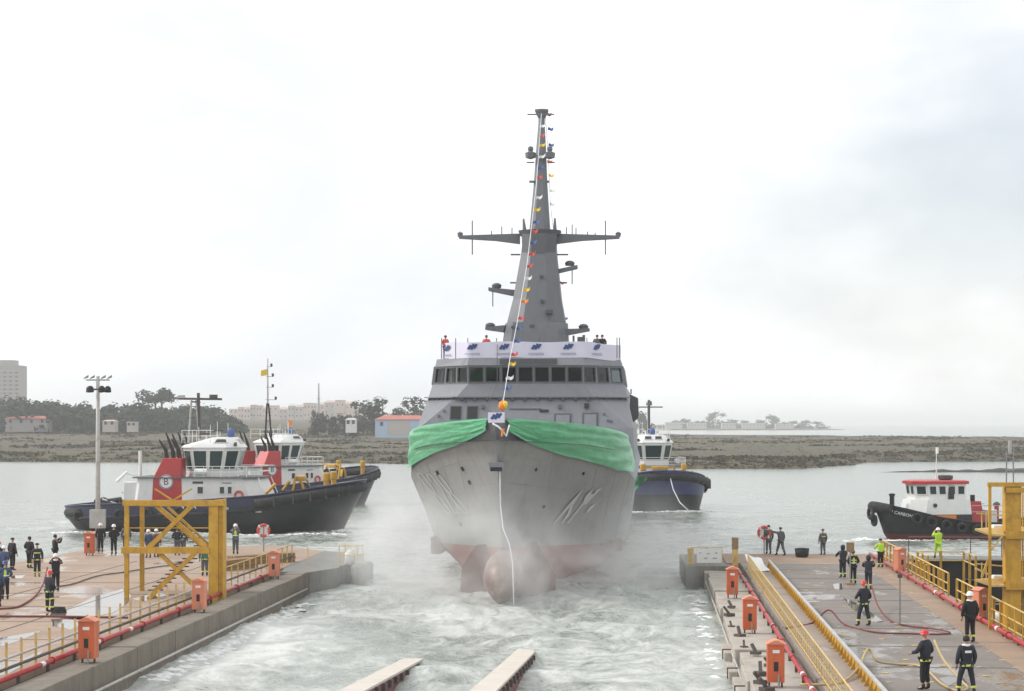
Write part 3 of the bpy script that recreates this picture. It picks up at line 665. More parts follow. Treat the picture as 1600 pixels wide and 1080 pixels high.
# locker box hung on the far side and white side panels
sb_ = MB().prism([px2ship(984, 616, 31), px2ship(997, 622, 31), px2ship(998, 652, 31), px2ship(985, 664, 31)], (0, 2.5, 0)).build('side_launcher', 'ship_dark', ship, bevel=.05)
MB().tube([px2ship(986, 616, 31), px2ship(986, 608, 31)], .05, 6).build('antenna', 'ship_dark', ship)
for a, b, c, d_ in ((966, 974, 665, 684), (976, 984, 668, 716)):
    MB().prism([px2ship(a, c, 23), px2ship(b, c + 2, 23), px2ship(b + 1, d_, 23), px2ship(a + 1, d_ - 2, 23)], (0, .3, 0)).build('side_screen', 'white_paint', ship)
MB().prism([px2ship(640.5, 715, 20), px2ship(644, 694, 20), px2ship(652, 677, 20), px2ship(655, 680, 20), px2ship(646, 716, 20)], (0, .3, 0)).build('side_screen', 'white_paint', ship)
# ---- mast
def oct_(hw, hd, s, z, k=.42): return [(x_ + np.interp(z, [13.5, 18, 22, 31], [.05, .18, .28, .32]), y_, z_) for x_, y_, z_ in oct0(hw, hd, s, z, k)]
def oct0(hw, hd, s, z, k=.42): return [(-hw, s + hd * k, z), (-hw * k, s, z), (hw * k, s, z), (hw, s + hd * k, z), (hw, s + 2 * hd - hd * k, z), (hw * k, s + 2 * hd, z), (-hw * k, s + 2 * hd, z), (-hw, s + 2 * hd - hd * k, z)]
def msc(z): return np.interp(z, [14, 22, 30.5], [31.0, 33.2, 35.6])
mast = MB().loft([oct_(2.2, 2.2, msc(14) - .2, 13.45), oct_(1.95, 2.0, msc(16.2), 16.25), oct_(1.62, 1.75, msc(17.8), 17.8), oct_(1.22, 1.4, msc(20.8), 20.8), oct_(1.1, 1.3, msc(22.1), 22.15)]).build('mast_tower', 'mast_grey', ship)
MB().loft([oct_(2.35, 2.4, msc(14) - .5, 13.45, .7), oct_(2.1, 2.2, msc(16.2) - .35, 16.15, .7)]).build('mast_base', 'mast_grey', mast)
MB().loft([oct_(1.12, 1.3, msc(21) - .05, 20.9), oct_(1.2, 1.35, msc(22) - .1, 22.3)]).build('mast_collar', 'ship_dark', mast)
MB().loft([oct_(.74, .75, msc(22.2) + .4, 22.1), oct_(.47, .5, msc(25.7) + .3, 25.7), oct_(.32, .34, msc(28.2) + .3, 28.6), oct_(.22, .24, msc(29.5) + .3, 30.1), oct_(.22, .22, msc(29.9) + .3, 30.5), oct_(.46, .42, msc(30.3), 31.0), oct_(.46, .42, msc(30.3), 31.12)]).build('upper_mast', 'mast_grey', mast)
def mp_(px, py, s): return px2ship(px, py, s)
MS = 33.8
for (x0, x1, py, r_) in ((824, 866, 179, .05), (823, 835, 254, .05), (855, 867, 254, .05), (827, 858, 284, .09), (798, 813, 398, .06), (868, 888, 398, .06), (797, 808, 442, .06), (874, 886, 442, .06)):
    MB().tube([mp_(x0, py, MS + 1), mp_(x1, py, MS + 1)], r_, 6).build('spar', 'mast_grey', mast)
for x in (829, 859):
    p = mp_(x, 241, MS + 1); MB().lathe([(.02, -.36), (.34, -.26), (.38, .08), (.14, .2), (.2, .3), (.18, .48), (.04, .55)], 6, p).build('sensor', 'mast_grey', mast); MB().bar(p, mp_(844, 245, MS + 1), .15, .1).build('sensor_arm', 'mast_grey', mast)
for sx in (-1, 1):   # big yardarm: deep at the root, thin at the tip
    x0, x1 = (812, 717) if sx < 0 else (868, 968)
    A = mp_(x0, 365, MS + .6); A2 = mp_(x0, 381, MS + .6); B_ = mp_(x1, 368, MS + .6); B2 = mp_(x1, 372.5, MS + .6)
    y = MB().prism([A, B_, B2, mp_((x0 * .6 + x1 * .4), 376, MS + .6), A2], (0, .5, 0)).build('yardarm', 'mast_grey', mast)
    xw = 738 if sx < 0 else 946
    MB().tube([mp_(xw, 345, MS + .8), mp_(xw, 398, MS + .8)], .045, 6).build('whip_aerial', 'mast_grey', y)
    for xw, top in ((784, 354), (800, 356), (768, 361)) if sx < 0 else ((885, 355), (894, 351), (900, 356), (918, 362), (930, 364)):
        MB().tube([mp_(xw, top, MS + .8), mp_(xw, 370, MS + .8)], .035, 5).build('short_aerial', 'mast_grey', y)
    MB().lathe([(.01, 0), (.16, .05), (.2, .3), (.05, .4)], 8, mp_(x1 - 2 * sx, 369, MS + .8) - Vector((0, 0, .1))).build('yard_lamp', 'mast_grey', y)
MB().loft([oct_(1.35, 1.3, msc(22.4) - .1, 22.25, .5), oct_(1.45, 1.4, msc(22.4) - .2, 22.55, .5)]).build('mast_platform', 'ship_dark', mast)
for x, t_ in ((820, 342), (867, 341)): MB().tube([mp_(x, 364, MS), mp_(x + (-2 if x < 840 else 0), t_, MS)], [.16, .06], 7).build('horn_aerial', 'mast_grey', mast)
def bracket(root_t, root_b, tip_t, tip_b, aer, s=MS):
    o_ = MB().prism([mp_(*root_t, s), mp_(*tip_t, s), mp_(*tip_b, s), mp_(*root_b, s)], (0, .9, 0)).build('side_bracket', 'mast_grey', mast)
    p = mp_((tip_t[0] * .75 + root_t[0] * .25), tip_t[1] - 1, s + .4); MB().lathe([(.3, -.1), (.34, .1), (.2, .22), (.05, .25)], 10, p).build('sensor_head', 'ship_dark', o_)
    if aer: MB().tube([mp_(aer[0], aer[1], s + .4), mp_(aer[0], aer[2], s + .4)], .04, 6).build('hanging_aerial', 'mast_grey', o_)
bracket((855, 424), (855, 430), (902, 414), (902, 419), (894, 418, 444)); bracket((815, 454), (815, 465), (763, 449), (763, 454), (770, 452, 479))
bracket((790, 508), (786, 519), (758, 511), (758, 515), None, 32.5); bracket((884, 514), (884, 524), (921, 513), (921, 517), None, 32.5)
for px, py, w_, h_ in ((858, 487, 12, 6), (846, 432, 4, 4), (847, 470, 5, 4), (831, 509, 7, 4), (801, 511, 5, 4), (840, 390, 14, 4), (839, 536, 12, 3)):
    p = px2ship(px, py, np.interp(py, [390, 440, 540], [33.1, 32.1, 30.7])); MB().box(p.x - w_ / 48, p.x + w_ / 48, p.y - .05, p.y + .6, p.z - h_ / 48, p.z + h_ / 48).build('mast_hatch', 'ship_dark', mast)
for px, py, w_ in ((896, 528, 3), (906, 530, 8), (912, 527, 4)):
    p = px2ship(px, py, 30); MB().box(p.x - w_ / 48, p.x + w_ / 48, p.y, p.y + .5, 13.5, p.z + .15).build('roof_locker', 'ship_dark', ship)
for px in (690, 712, 731, 776, 843, 917, 964, 968):
    p = px2ship(px, 540, 23.6); MB().tube([(p.x, p.y, 13.45), (p.x, p.y, 14.75)], .03, 6).build('roof_rail_post', 'ship_dark', ship)
# ---- banner along the bridge roof
bp = [px2ship(688, 547, 26.2), px2ship(732, 547, 23.5), px2ship(918, 547, 23.5), px2ship(970, 549, 26.2)]
def bpt(f_, z):
    L_ = [(bp[i + 1].xy - bp[i].xy).length for i in range(3)]; d = f_ * sum(L_)
    for i in range(3):
        if d <= L_[i] or i == 2:
            u = d / L_[i]; p = bp[i].xy * (1 - u) + bp[i + 1].xy * u; t_ = (bp[i + 1].xy - bp[i].xy).normalized(); break
        d -= L_[i]
    return Vector((p.x, p.y - .08, z)), t_
banner = slip_empty('banner', SHIP_T, SHIP_A, 0, 'long pale lilac banner with repeated blue emblems hung along the bridge roof rail', 'banner')
NB = 90; r0 = []
for zz in (13.5, 13.75, 14.0, 14.25, 14.5):
    r0.append([bpt(i / NB, zz)[0] + Vector((0, .03 * math.sin(i * .55 + zz * 2) * (zz - 13.3), .035 * math.sin(i * .21) - (.03 if i > 60 else 0) * (i - 60) / 30 * 4)) for i in range(NB + 1)])
r1 = [[p + Vector((0, .02, 0)) for p in r] for r in r0]
mb = MB(); mb.loft(r0, closed=False); mb.loft(r1, closed=False); mb.build('cloth', 'banner_cloth', banner, smooth=True)
def emblem(par, p, yaw, k=1.0):
    e = MB()
    for (x, z, h_, w_) in ((-.20, -.02, .22, .16), (.02, .02, .30, .17), (.22, .05, .22, .14)):
        e.prism([(x - w_ / 2 - .10, 0, z - h_ / 2), (x + w_ / 2 - .10, 0, z - h_ / 2 - .08), (x + w_ / 2 + .10, 0, z + h_ / 2), (x - w_ / 2 + .10, 0, z + h_ / 2 + .08)], (0, .01, 0))
    o_ = e.build('emblem', 'logo_blue', par); o_.location = p; o_.rotation_euler = (0, 0, yaw); o_.scale = (k, 1, k); return o_
def total_f(px):
    best = min(range(0, 1001), key=lambda i: abs((lambda w: 800 + w.x / w.y * F)(W2(bpt(i / 1000, 14)[0].x + SHIP_T, bpt(i / 1000, 14)[0].y + SHIP_A)) - px)); return best / 1000
for px in (700, 738, 788, 838, 888, 932):
    p, t_ = bpt(total_f(px), 14.18); yaw = math.atan2(t_.y, t_.x); n_ = Vector((t_.y, -t_.x, 0)) * .07
    emblem(banner, p + n_, yaw, .9)
    text('lettering', 'navantia', .30, 'logo_grey', banner, (p + n_) - Vector((0, 0, .42)), (R(90), 0, yaw), .002)
# ---- green tarpaulins over the bow bulwarks
def tarp(side, q0, q1, droop, label, nq=120, nv=22):
    e = slip_empty('tarpaulin', SHIP_T, SHIP_A, 0, label, 'tarpaulin'); mb = MB(); rows_ = []
    for iv in range(nv + 1):
        f_ = iv / nv; row_ = []
        for iq in range(nq + 1):
            u = iq / nq; q = q0 + (q1 - q0) * u; top = hull_pt(side, q, 5)
            dr = droop(u) * f_
            # walk down the hull side from the bulwark top
            v = 5.0
            for _ in range(160):
                if top.z - hull_pt(side, q, v).z >= dr or v < 2.6: break
                v -= .015
            p = hull_pt(side, q, v)
            wr = .06 + .10 * f_ + .10 * abs(fbm(u * 2.2 - f_ * .8, f_ * 3.4 + u * 2.4, 2 + side, 4)) + .045 * abs(math.sin(f_ * 7.5 - u * 3.5 + 1.8 * fbm(u * 2.2, f_ * 1.5, 1, 2))) * (.35 + .65 * f_) * math.sin(math.pi * min(1, f_ + .1)) + .018 * (1 - abs(fbm(u * 3 - f_ * 1.2, f_ * 6 + u * 5, 6 + side, 3)) * 2.2) * (.2 + f_)
            row_.append(p + Vector((side * wr, -wr * .6, .06 if f_ == 0 else 0)))
        rows_.append(row_)
    inner = [p + Vector((-side * .55, .2, -.5)) for p in rows_[0]]
    mb.loft([inner] + rows_, closed=False); mb.build('sheet', 'tarp', e, smooth=True); return e
qof = lambda s: ((s) / 96) ** (1 / 1.7)
tl = tarp(-1, qof(.45), qof(18.5), lambda u: np.interp(u, [0, .12, .35, .7, .9, 1], [.55, .8, 1.25, 1.75, 2.0, 1.75]), 'bright green tarpaulin draped over the sunlit bow side facing the tugs with red funnels')
tr_ = tarp(1, qof(.45), qof(20.5), lambda u: np.interp(u, [0, .15, .4, .75, .9, .97, 1], [.6, 1.1, 1.7, 2.2, 2.1, 1.4, .8]), 'shaded green tarpaulin draped over the bow side facing the grey pier')
a = on_hull(918, 690, 1, .34) if False else None
p = px2ship(920, 690, 9.5) 
for k, (px, py, w_, h_) in enumerate(((921.5, 689, 5, 8),)):
    s_ = 10.2; p = px2ship(px, py, s_); MB().box(p.x - w_ / 54, p.x + w_ / 54, p.y - .03, p.y, p.z - h_ / 54, p.z + h_ / 54).build('patch', 'white_cloth', tr_)
gc = slip_empty('tarpaulin_end', SHIP_T, SHIP_A, 0, 'loose green tarpaulin corner flapping beyond the far side of the hull', 'tarpaulin')
mb = MB(); rows_ = [[px2ship(991 + 20 * u, 744 + 2 * u + (24 - 20 * u) * f_, 26 + .8 * math.sin(u * 5)) + Vector((0, .25 * math.sin(u * 9 + f_ * 4), 0)) for u in np.linspace(0, 1, 9)] for f_ in np.linspace(0, 1, 5)]
mb.loft(rows_, closed=False); mb.build('sheet', 'tarp', gc, smooth=True)
# ---- white emblem board, rosette, rope at the stem head
bb = slip_empty('bow_board', SHIP_T, SHIP_A, 0, 'small white board with blue emblem hung on the stem head between the green tarpaulins', 'sign')
p = px2ship(775.5, 652.5, -.25)
MB().box(p.x - .42, p.x + .42, p.y - .03, p.y + .01, p.z - .26, p.z + .26).build('panel', 'banner_cloth', bb); emblem(bb, p + Vector((0, -.045, .05)), 0, .8)
jk = slip_empty('bow_flag', SHIP_T, SHIP_A, 0, 'bundled orange and yellow flag on the stem head jackstaff', 'flag')
p = px2ship(785, 634, .5); MB().tube([px2ship(784, 655, .5), px2ship(785, 622, .5)], .03, 6).build('staff', 'steel', jk)
mb = MB(); mb.lathe([(.02, -.28), (.16, -.2), (.22, -.02), (.16, .18), (.03, .26)], 9, p); ob = mb.build('cloth', 'orange_cloth', jk, smooth=True); MB().lathe([(.02, -.2), (.13, -.1), (.14, .12), (.02, .2)], 8, p + Vector((.14, -.08, .05))).build('cloth', 'yellow_cloth', jk, smooth=True)
br_ = slip_empty('christening_rope', SHIP_T, SHIP_A, 0, 'white and pale blue rope with ribbon trailing from the stem head to the bulb', 'rope')
MB().tube([px2ship(x, y, s) for x, y, s in ((770, 662, -.15), (779, 667, -.35), (786, 674, -.3), (791, 682, -.2), (796, 664, -.1))], .045, 6).build('knot', 'white_cloth', br_, smooth=True)
MB().tube([px2ship(786, 670, -.3), px2ship(784, 682, -.32)], [.09, .05], 6).build('ribbon', 'orange_cloth', br_)
MB().tube([px2ship(x, y, s) for x, y, s in ((781, 735, 1.2), (782, 790, 2.4), (786, 826, 1.6), (796, 850, 1.0), (801, 880, .8), (803, 945, .7))], .032, 6).build('line', 'rope_pale', br_, smooth=True)
# ---- dressing lines with signal flags
def flag_line(pts, flags, label, seed):
    e = slip_empty('flag_line', SHIP_T, SHIP_A, 0, label, 'flags'); MB().tube(pts, .022, 5).build('line', 'rope_pale', e)
    r_ = random.Random(seed)
    for (px, py, s, mat, w_, h_, dz) in flags:
        p = px2ship(px, py, s); rows_ = []
        for iv in range(3):
            rows_.append([p + Vector((w_ * u * .95, .22 * math.sin(u * 5 + r_.random() * .3), -h_ * iv / 2 + dz * u + .05 * math.sin(u * 7))) for u in np.linspace(0, 1, 6)])
        back = [[q + Vector((0, .012, 0)) for q in rr] for rr in rows_]
        mb = MB(); mb.loft(rows_, closed=False); mb.loft(back, closed=False); mb.build('flag', mat, e, smooth=True)
def fs_(py): return np.interp(py, [176, 640], [34.5, .6])
fl = [(843, 196, 'white_cloth'), (842, 211, 'red_cloth'), (843, 226, 'yellow_cloth'), (842, 244, 'white_cloth'), (840, 261, 'blue_cloth'), (838, 276, 'red_cloth'), (837, 308, 'white_cloth'), (834, 327, 'yellow_cloth'), (833, 346, 'blue_cloth'), (830, 361, 'red_cloth'),
      (828, 378, 'blue_cloth'), (826, 396, 'red_cloth'), (822, 415, 'red_cloth'), (820, 434, 'white_cloth'), (817, 452, 'yellow_cloth'), (814, 470, 'orange_cloth'), (808, 496, 'red_cloth'), (805, 512, 'blue_cloth'), (803, 532, 'blue_cloth'), (797, 553, 'red_cloth'), (794, 568, 'yellow_cloth'), (790, 590, 'white_cloth'), (787, 606, 'blue_cloth')]
flag_line([px2ship(x, y, fs_(y)) for x, y in ((846, 178), (838, 290), (824, 410), (808, 505), (797, 560), (784, 642))], [(x, y, fs_(y), m_, .46, .17, .10) for x, y, m_ in fl], 'string of small signal flags running from masthead down to the bow', 2)
fl = [(853, 176, 'red_cloth'), (856, 199, 'blue_cloth'), (857, 224, 'blue_cloth'), (855, 250, 'red_cloth'), (857, 272, 'yellow_cloth'), (859, 296, 'white_cloth'), (859, 317, 'white_cloth'), (868, 360, 'red_cloth'), (874, 440, 'red_cloth'), (880, 495, 'blue_cloth')]
flag_line([px2ship(852, 177, 36), px2ship(857, 250, 45), px2ship(860, 320, 55), px2ship(881, 498, 70)], [(x, y, np.interp(y, [177, 320, 498], [36, 55, 70]), m_, .42, .2, -.06) for x, y, m_ in fl], 'string of signal flags running aft behind the mast', 3)
st = slip_empty('stay_wire', SHIP_T, SHIP_A, 0, 'thin wire stay slanting down from the bridge roof to the foredeck', 'wire')
MB().tube([px2ship(777, 538, 23.4), px2ship(777, 600, 22.6), px2ship(758, 642, 18)], .02, 5).build('wire', 'rope_dark', st)
# ================================================================== piers (local x = across, y = along the slipway, z = up)
def wet_deck(name, col, dry_r, pud_scale, thr, dirtc, seed):
    m = M(name, col, dry_r, var=.16, scale=.5, dirt=(dirtc, .45, .55), bump=.35, bscale=6); t = m.node_tree; N = t.nodes; K = t.links.new; b = N['Principled BSDF']
    tcn = [n for n in N if n.type == 'TEX_COORD'][0]
    mpn = N.new('ShaderNodeMapping'); mpn.inputs['Location'].default_value = (seed, seed * .37, 0); mpn.inputs['Scale'].default_value = (1.0, .55, 1); K(tcn.outputs['Object'], mpn.inputs[0])
    n = N.new('ShaderNodeTexNoise'); n.inputs['Scale'].default_value = pud_scale; n.inputs['Detail'].default_value = 6; n.inputs['Roughness'].default_value = .55; K(mpn.outputs[0], n.inputs['Vector'])
    mr = N.new('ShaderNodeMapRange'); mr.inputs[1].default_value = thr; mr.inputs[2].default_value = thr + .06; mr.inputs[3].default_value = dry_r; mr.inputs[4].default_value = .12; K(n.outputs[0], mr.inputs[0]); K(mr.outputs[0], b.inputs['Roughness'])
wet_deck('deck_left', (.36, .262, .195), .8, .28, .56, (.26, .19, .145), 3.3)
wet_deck('deck_right', (.205, .178, .157), .75, .35, .555, (.145, .122, .105), 8.1)
wet_deck('deck_walk', (.31, .255, .215), .8, .6, .62, (.22, .15, .12), 1.7)
wet_deck('deck_tan', (.31, .215, .15), .8, .5, .66, (.20, .15, .115), 5.1)
def puddle_mat():
    m = bpy.data.materials.new('puddle'); m.use_nodes = True; b = m.node_tree.nodes['Principled BSDF']; b.inputs['Base Color'].default_value = (.16, .14, .12, 1); b.inputs['Roughness'].default_value = .05; b.inputs['IOR'].default_value = 1.33; MATS['puddle'] = m
puddle_mat()
def flat(poly, z0, z1): return MB().prism([(t, a, z0) for t, a in poly], (0, 0, z1 - z0))
def wpoly(pts): return [S2(x, y) for x, y in pts]
DK = 1.2
lp = slip(empty('left_pier'), 0, 0); tag(lp, 'wet tan concrete pier', kind='structure')
far_l = wpoly([(-15.9, 128.8), (-27.6, 123.6), (-29.3, 111.8), (-62, 96), (-62, 28)])
flat([(-20.6, 28), (-20.6, 122)] + far_l, -1.6, DK).build('pier_deck', 'deck_left', lp)
flat([(-20.6 + .002, 28), (-19.75, 28), (-19.75, 105), (-20.598, 105)], -1.6, .86).build('pipe_trench', 'trench', lp)
blk = 0; a = 30.0; r_ = random.Random(4)
while a < 104:
    l = 5.6; e_ = r_.uniform(-.02, .02)
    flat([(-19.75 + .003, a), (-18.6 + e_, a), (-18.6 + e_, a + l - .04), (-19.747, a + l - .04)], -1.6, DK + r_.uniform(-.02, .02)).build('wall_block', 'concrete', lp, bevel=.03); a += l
for pl in ([(-20.6, 105.003), (-18.5, 104.5), (-17.5, 107.4), (-17.5, 109.6), (-20.6, 109.6)], [(-20.6, 109.62), (-17.45, 109.62), (-16.5, 111.4), (-17.2, 116), (-18, 119.5), (-20.59, 121.9)]):
    flat(pl, -1.6, DK + .01).build('pier_head_block', 'concrete_grey', lp, bevel=.04)
for i, (px, py) in enumerate(((553, 884), (566, 880))):
    t_, a_ = gs(px, py); e = slip_empty('dock_fender', t_ + .25, a_, 0, ['short grey cylindrical fender on the left pier head, inner one', 'short grey cylindrical fender at the left pier head tip'][i], 'fender')
    MB().lathe([(.32, -.8), (.40, -.7), (.40, 1.15), (.3, 1.3)], 14).build('fender_body', 'concrete_grey', e, smooth=False); MB().bar((0, 0, .6), (-.6, 0, .6), .12).build('bracket', 'dark_steel', e)
rp = slip(empty('right_pier'), 0, 0); tag(rp, 'grey-brown steel and concrete pier', kind='structure')
flat([(5.4, 28), (14.4, 28), (14.4, 113), (5.4, 113)], -1.6, DK).build('pier_deck', 'deck_right', rp)
flat([(4.6, 113.003), (15.6, 113.003), (15.6, 121), (4.6, 121)], -1.6, DK + .01).build('pier_end_deck', 'deck_tan', rp)
flat([(5.45, 28), (6.85, 28), (6.85, 112.5), (5.45, 112.5)], DK + .002, DK + .012).build('walkway', 'deck_walk', rp)
flat([(12.3, 28), (14.3, 28), (14.3, 112.9), (12.3, 112.9)], DK + .002, DK + .012).build('edge_strip', 'deck_tan', rp)
flat([(7.4, 112.4), (12.2, 112.4), (12.2, 112.8), (7.4, 112.8)], DK + .002, DK + .02).build('joint_strip', 'concrete_pale', rp)
a = 30.0
while a < 111:
    l = 4.2; e_ = r_.uniform(-.12, .12); h_ = r_.uniform(-.12, .05)
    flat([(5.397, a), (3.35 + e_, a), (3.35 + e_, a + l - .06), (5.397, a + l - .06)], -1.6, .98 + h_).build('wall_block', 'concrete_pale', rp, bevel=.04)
    a += l
flat([(2.2, 111), (5.0, 111), (4.59, 113), (4.59, 120.6), (2.0, 120.6)], -1.6, DK - .02).build('pier_head_block', 'concrete_grey', rp, bevel=.05)
# pad plates on the dark deck
pm = MB().box(-.09, .09, -.08, .08, 0, .02).mesh('pad_plate', 'concrete_pale'); pm2 = MB().box(-.11, .11, -.07, .07, 0, .02).mesh('pad_plate', 'yellow_pale')
for i in range(5):
    for j in range(26):
        if r_.random() < .3: continue
        inst('pad_plate', pm if (i + j) % 3 else pm2, rp, (7.7 + i * 1.12 + r_.uniform(-.12, .12), 57 + j * 2.1 + r_.uniform(-.3, .3), DK + .002), r_.uniform(-.5, .5))
# joints across the decks
jm = MB().box(-2.6, 2.6, -.025, .025, 0, .006).mesh('deck_joint', 'trench'); jm2 = MB().box(-20, 0, -.03, .03, 0, .006).mesh('deck_joint', 'trench'); jm3 = MB().box(-.025, .025, 0, 76, 0, .006).mesh('deck_joint', 'trench')
for j in range(10): inst('deck_joint', jm, rp, (9.6, 53 + j * 6.1, DK + .003))
for j in range(9): inst('deck_joint', jm2, lp, (-21.2, 52 + j * 6.4, DK + .003))
for x in (-25.4, -30.2): inst('deck_joint', jm3, lp, (x, 36, DK + .006))
# puddles
def puddle(pts, label, par):
    c = Vector((sum(p[0] for p in pts) / len(pts), sum(p[1] for p in pts) / len(pts)))
    sm = []
    for i in range(len(pts)):
        a_, b_ = Vector(pts[i]), Vector(pts[(i + 1) % len(pts)])
        for u in (0, .33, .66):
            q = a_ * (1 - u) + b_ * u; q += (q - c) * .10 * fbm(q.x * .9, q.y * .9, 3, 3); sm.append((q.x, q.y))
    MB().add([(x, y, DK + .008) for x, y in sm], [tuple(range(len(sm)))]).build('puddle', 'puddle', par)
gp = lambda L_: [gs(px, py) for px, py in L_]
puddle(gp([(52, 962), (100, 955), (150, 932), (190, 921), (205, 930), (200, 942), (178, 958), (120, 968)]), '', lp)
puddle(gp([(80, 968), (130, 966), (160, 962), (110, 985), (84, 978)]), '', lp); puddle(gp([(-20, 1000), (30, 992), (66, 986), (40, 998), (5, 1010), (-20, 1012)]), '', lp)
puddle(gp([(205, 936), (250, 926), (262, 930), (225, 940)]), '', lp); puddle(gp([(16, 900), (40, 899), (34, 904), (18, 904)]), '', lp)
puddle(gp([(-20, 1045), (20, 1036), (70, 1015), (60, 1026), (10, 1056), (-20, 1062)]), '', lp); puddle(gp([(360, 880), (400, 872), (420, 872), (380, 884)]), '', lp)
puddle(gp([(1302, 913), (1318, 911), (1316, 922), (1304, 921)]), '', rp); puddle(gp([(1318, 935), (1345, 945), (1385, 975), (1360, 972), (1330, 950)]), '', rp); puddle(gp([(1465, 1060), (1500, 1055), (1515, 1070), (1480, 1072)]), '', rp)
puddle([(5.6, 57), (6.7, 57), (6.75, 62), (6.2, 64.5), (5.7, 63)], '', rp)
# ------------------------------------------------------------------ launching ways
for t_, a_end, lab in ((-9.25, 82, 'pale topped dark red launching way running into the water, left of the pair'), (-4.97, 85, 'pale topped dark red launching way running into the water, right of the pair')):
    e = slip_empty('launching_way', t_, 79, 0, lab, 'slipway rail')
    zz = lambda a_: .059 * (a_end - 5.2 - a_)
    a0, a1 = 48.0, a_end + 12
    MB().prism([(-.40, a0 - 79, zz(a0)), (.40, a0 - 79, zz(a0)), (.40, a0 - 79, zz(a0) - .08), (-.40, a0 - 79, zz(a0) - .08)], (0, a1 - a0, zz(a1) - zz(a0))).build('way_top', 'way_top', e)
    MB().prism([(-.38, a0 - 79, zz(a0) - .083), (.38, a0 - 79, zz(a0) - .083), (.38, a0 - 79, zz(a0) - 1.3), (-.38, a0 - 79, zz(a0) - 1.3)], (0, a1 - a0, zz(a1) - zz(a0))).build('way_beam', 'way_side', e)
    cl = MB().box(-.08, .08, -.1, .1, -.35, -.09).mesh('cleat', 'dark_steel')
    for k in range(14):
        a_ = 56 + k * 1.6; inst('cleat', cl, e, (.41, a_ - 79, zz(a_))); inst('cleat', cl, e, (-.41, a_ - 79, zz(a_)))
# ------------------------------------------------------------------ railings
def railing(t, a0, a1, step, h, rails, pmat, rmat, label, pw=.06, z=DK, skip=None, rr=.025, plate=False):
    e = slip_empty('railing', t, a0, z, label, 'railing'); me = MB().box(-pw / 2, pw / 2, -pw / 2, pw / 2, -.1, h).mesh('post', pmat)
    n = int((a1 - a0) / step)
    for i in range(n + 1): inst('post', me, e, (0, i * step, 0))
    for zr, rad, m_ in rails: MB().tube([(0, 0, zr), (0, n * step, zr)], rad, 6).build('rail', m_ or rmat, e)
    return e
railing(-20.75, 52, 86.5, 1.5, 1.08, ((.55, .045, 'grey_pipe'), (.22, .055, 'dark_steel')), 'yellow_pale', 'steel', 'yellow post railing along the left pier, near stretch with dark lower pipe', .07)
railing(-20.9, 94, 112, 1.5, 1.05, ((1.02, .03, 'yellow_pale'), (.35, .05, 'dark_steel')), 'yellow_pale', 'steel', 'yellow post railing along the left pier beyond the yellow tower', .06)
railing(5.55, 52, 107, .9, .92, ((.92, .026, None), (.5, .018, None), (.12, .02, None)), 'yellow_pale', 'yellow_pale', 'close set yellow railing beside the orange boxes on the grey pier', .038)
railing(14.05, 56, 90, 1.55, 1.1, ((1.1, .035, None), (.6, .03, None), (.2, .03, None)), 'yellow_paint', 'yellow_pale', 'yellow railing on the dock side of the grey pier, near stretch', .10)
railing(14.2, 92, 119.5, 1.55, 1.1, ((1.1, .035, None), (.6, .03, None), (.2, .03, None)), 'yellow_paint', 'yellow_pale', 'yellow railing on the dock side of the grey pier, far stretch', .10)
e = slip_empty('kerb_barrier', 6.9, 50, DK, 'low yellow steel barrier with pale capping rail running along the grey pier', 'barrier')
MB().box(-.03, .03, 0, 60, .10, .36).build('panel', 'yellow_paint', e); MB().box(-.06, .06, 0, 60, .363, .43).build('capping', 'grey_pipe', e)
bm = MB().prism([(.031, 0, 0), (.26, 0, 0), (.031, 0, .34)], (0, .05, 0)).mesh('bracket', 'yellow_paint'); bm3 = MB().prism([(-.031, 0, 0), (-.20, 0, 0), (-.031, 0, .34)], (0, .05, 0)).mesh('bracket', 'yellow_paint')
for i in range(60): inst('bracket', bm, e, (0, i * 1.0 + .3, 0)); inst('bracket', bm3, e, (0, i * 1.0 + .3, 0))
e = slip_empty('walkway_rail', 5.95, 50, DK, 'thin grey rail line set in the walkway of the grey pier', 'rail'); MB().box(-.03, .03, 0, 60, .012, .05).build('rail_head', 'steel', e)
MB().box(-.08, .08, 0, 60, .013, .02).build('rail_foot', 'dark_steel', e)
# pipes
def pipe(t, a0, a1, z, r_, mat, label, sup=3.0, flange=6.0, band=None, base=None):
    e = slip_empty('pipe', t, a0, z, label, 'pipe'); MB().tube([(0, 0, 0), (0, a1 - a0, 0)], r_, 10).build('pipe_run', mat, e, smooth=True)
    fm = MB().lathe([(r_ * .9, -.05), (r_ * 1.5, -.05), (r_ * 1.5, .05), (r_ * .9, .05)], 12, axis='y').mesh('flange', mat)
    n = int((a1 - a0) / flange)
    for i in range(n): inst('flange', fm, e, (0, i * flange + 1.7, 0))
    if sup:
        bz = -(z - (DK if base is None else base)) ; sm_ = MB().box(-.05, .05, -.05, .05, bz - .02, -r_ * .8).mesh('support', 'dark_steel')
        for i in range(int((a1 - a0) / sup)): inst('support', sm_, e, (0, i * sup + .8, 0))
    if band:
        wb_ = MB().lathe([(r_ * 1.03, -.18), (r_ * 1.03, .18)], 12, axis='y').mesh('white_band', 'white_paint')
        for b_ in band: inst('white_band', wb_, e, (0, b_ - a0, 0))
    return e
pipe(-19.95, 50, 104, 1.42, .085, 'red_pipe', 'red fire main pipe along the left pier edge', 3.0, 5.8, (62.2, 68.6, 73, 84), .86)
pipe(-18.38, 40, 103, .42, .05, 'grey_pipe', 'thin white pipe fixed low on the left pier wall over the water', 0, 9)
pipe(5.05, 50, 110, 1.22, .075, 'red_pipe', 'red fire main pipe beside the orange boxes on the grey pier', 3.0, 5.2, (59.5, 63, 78), .95)
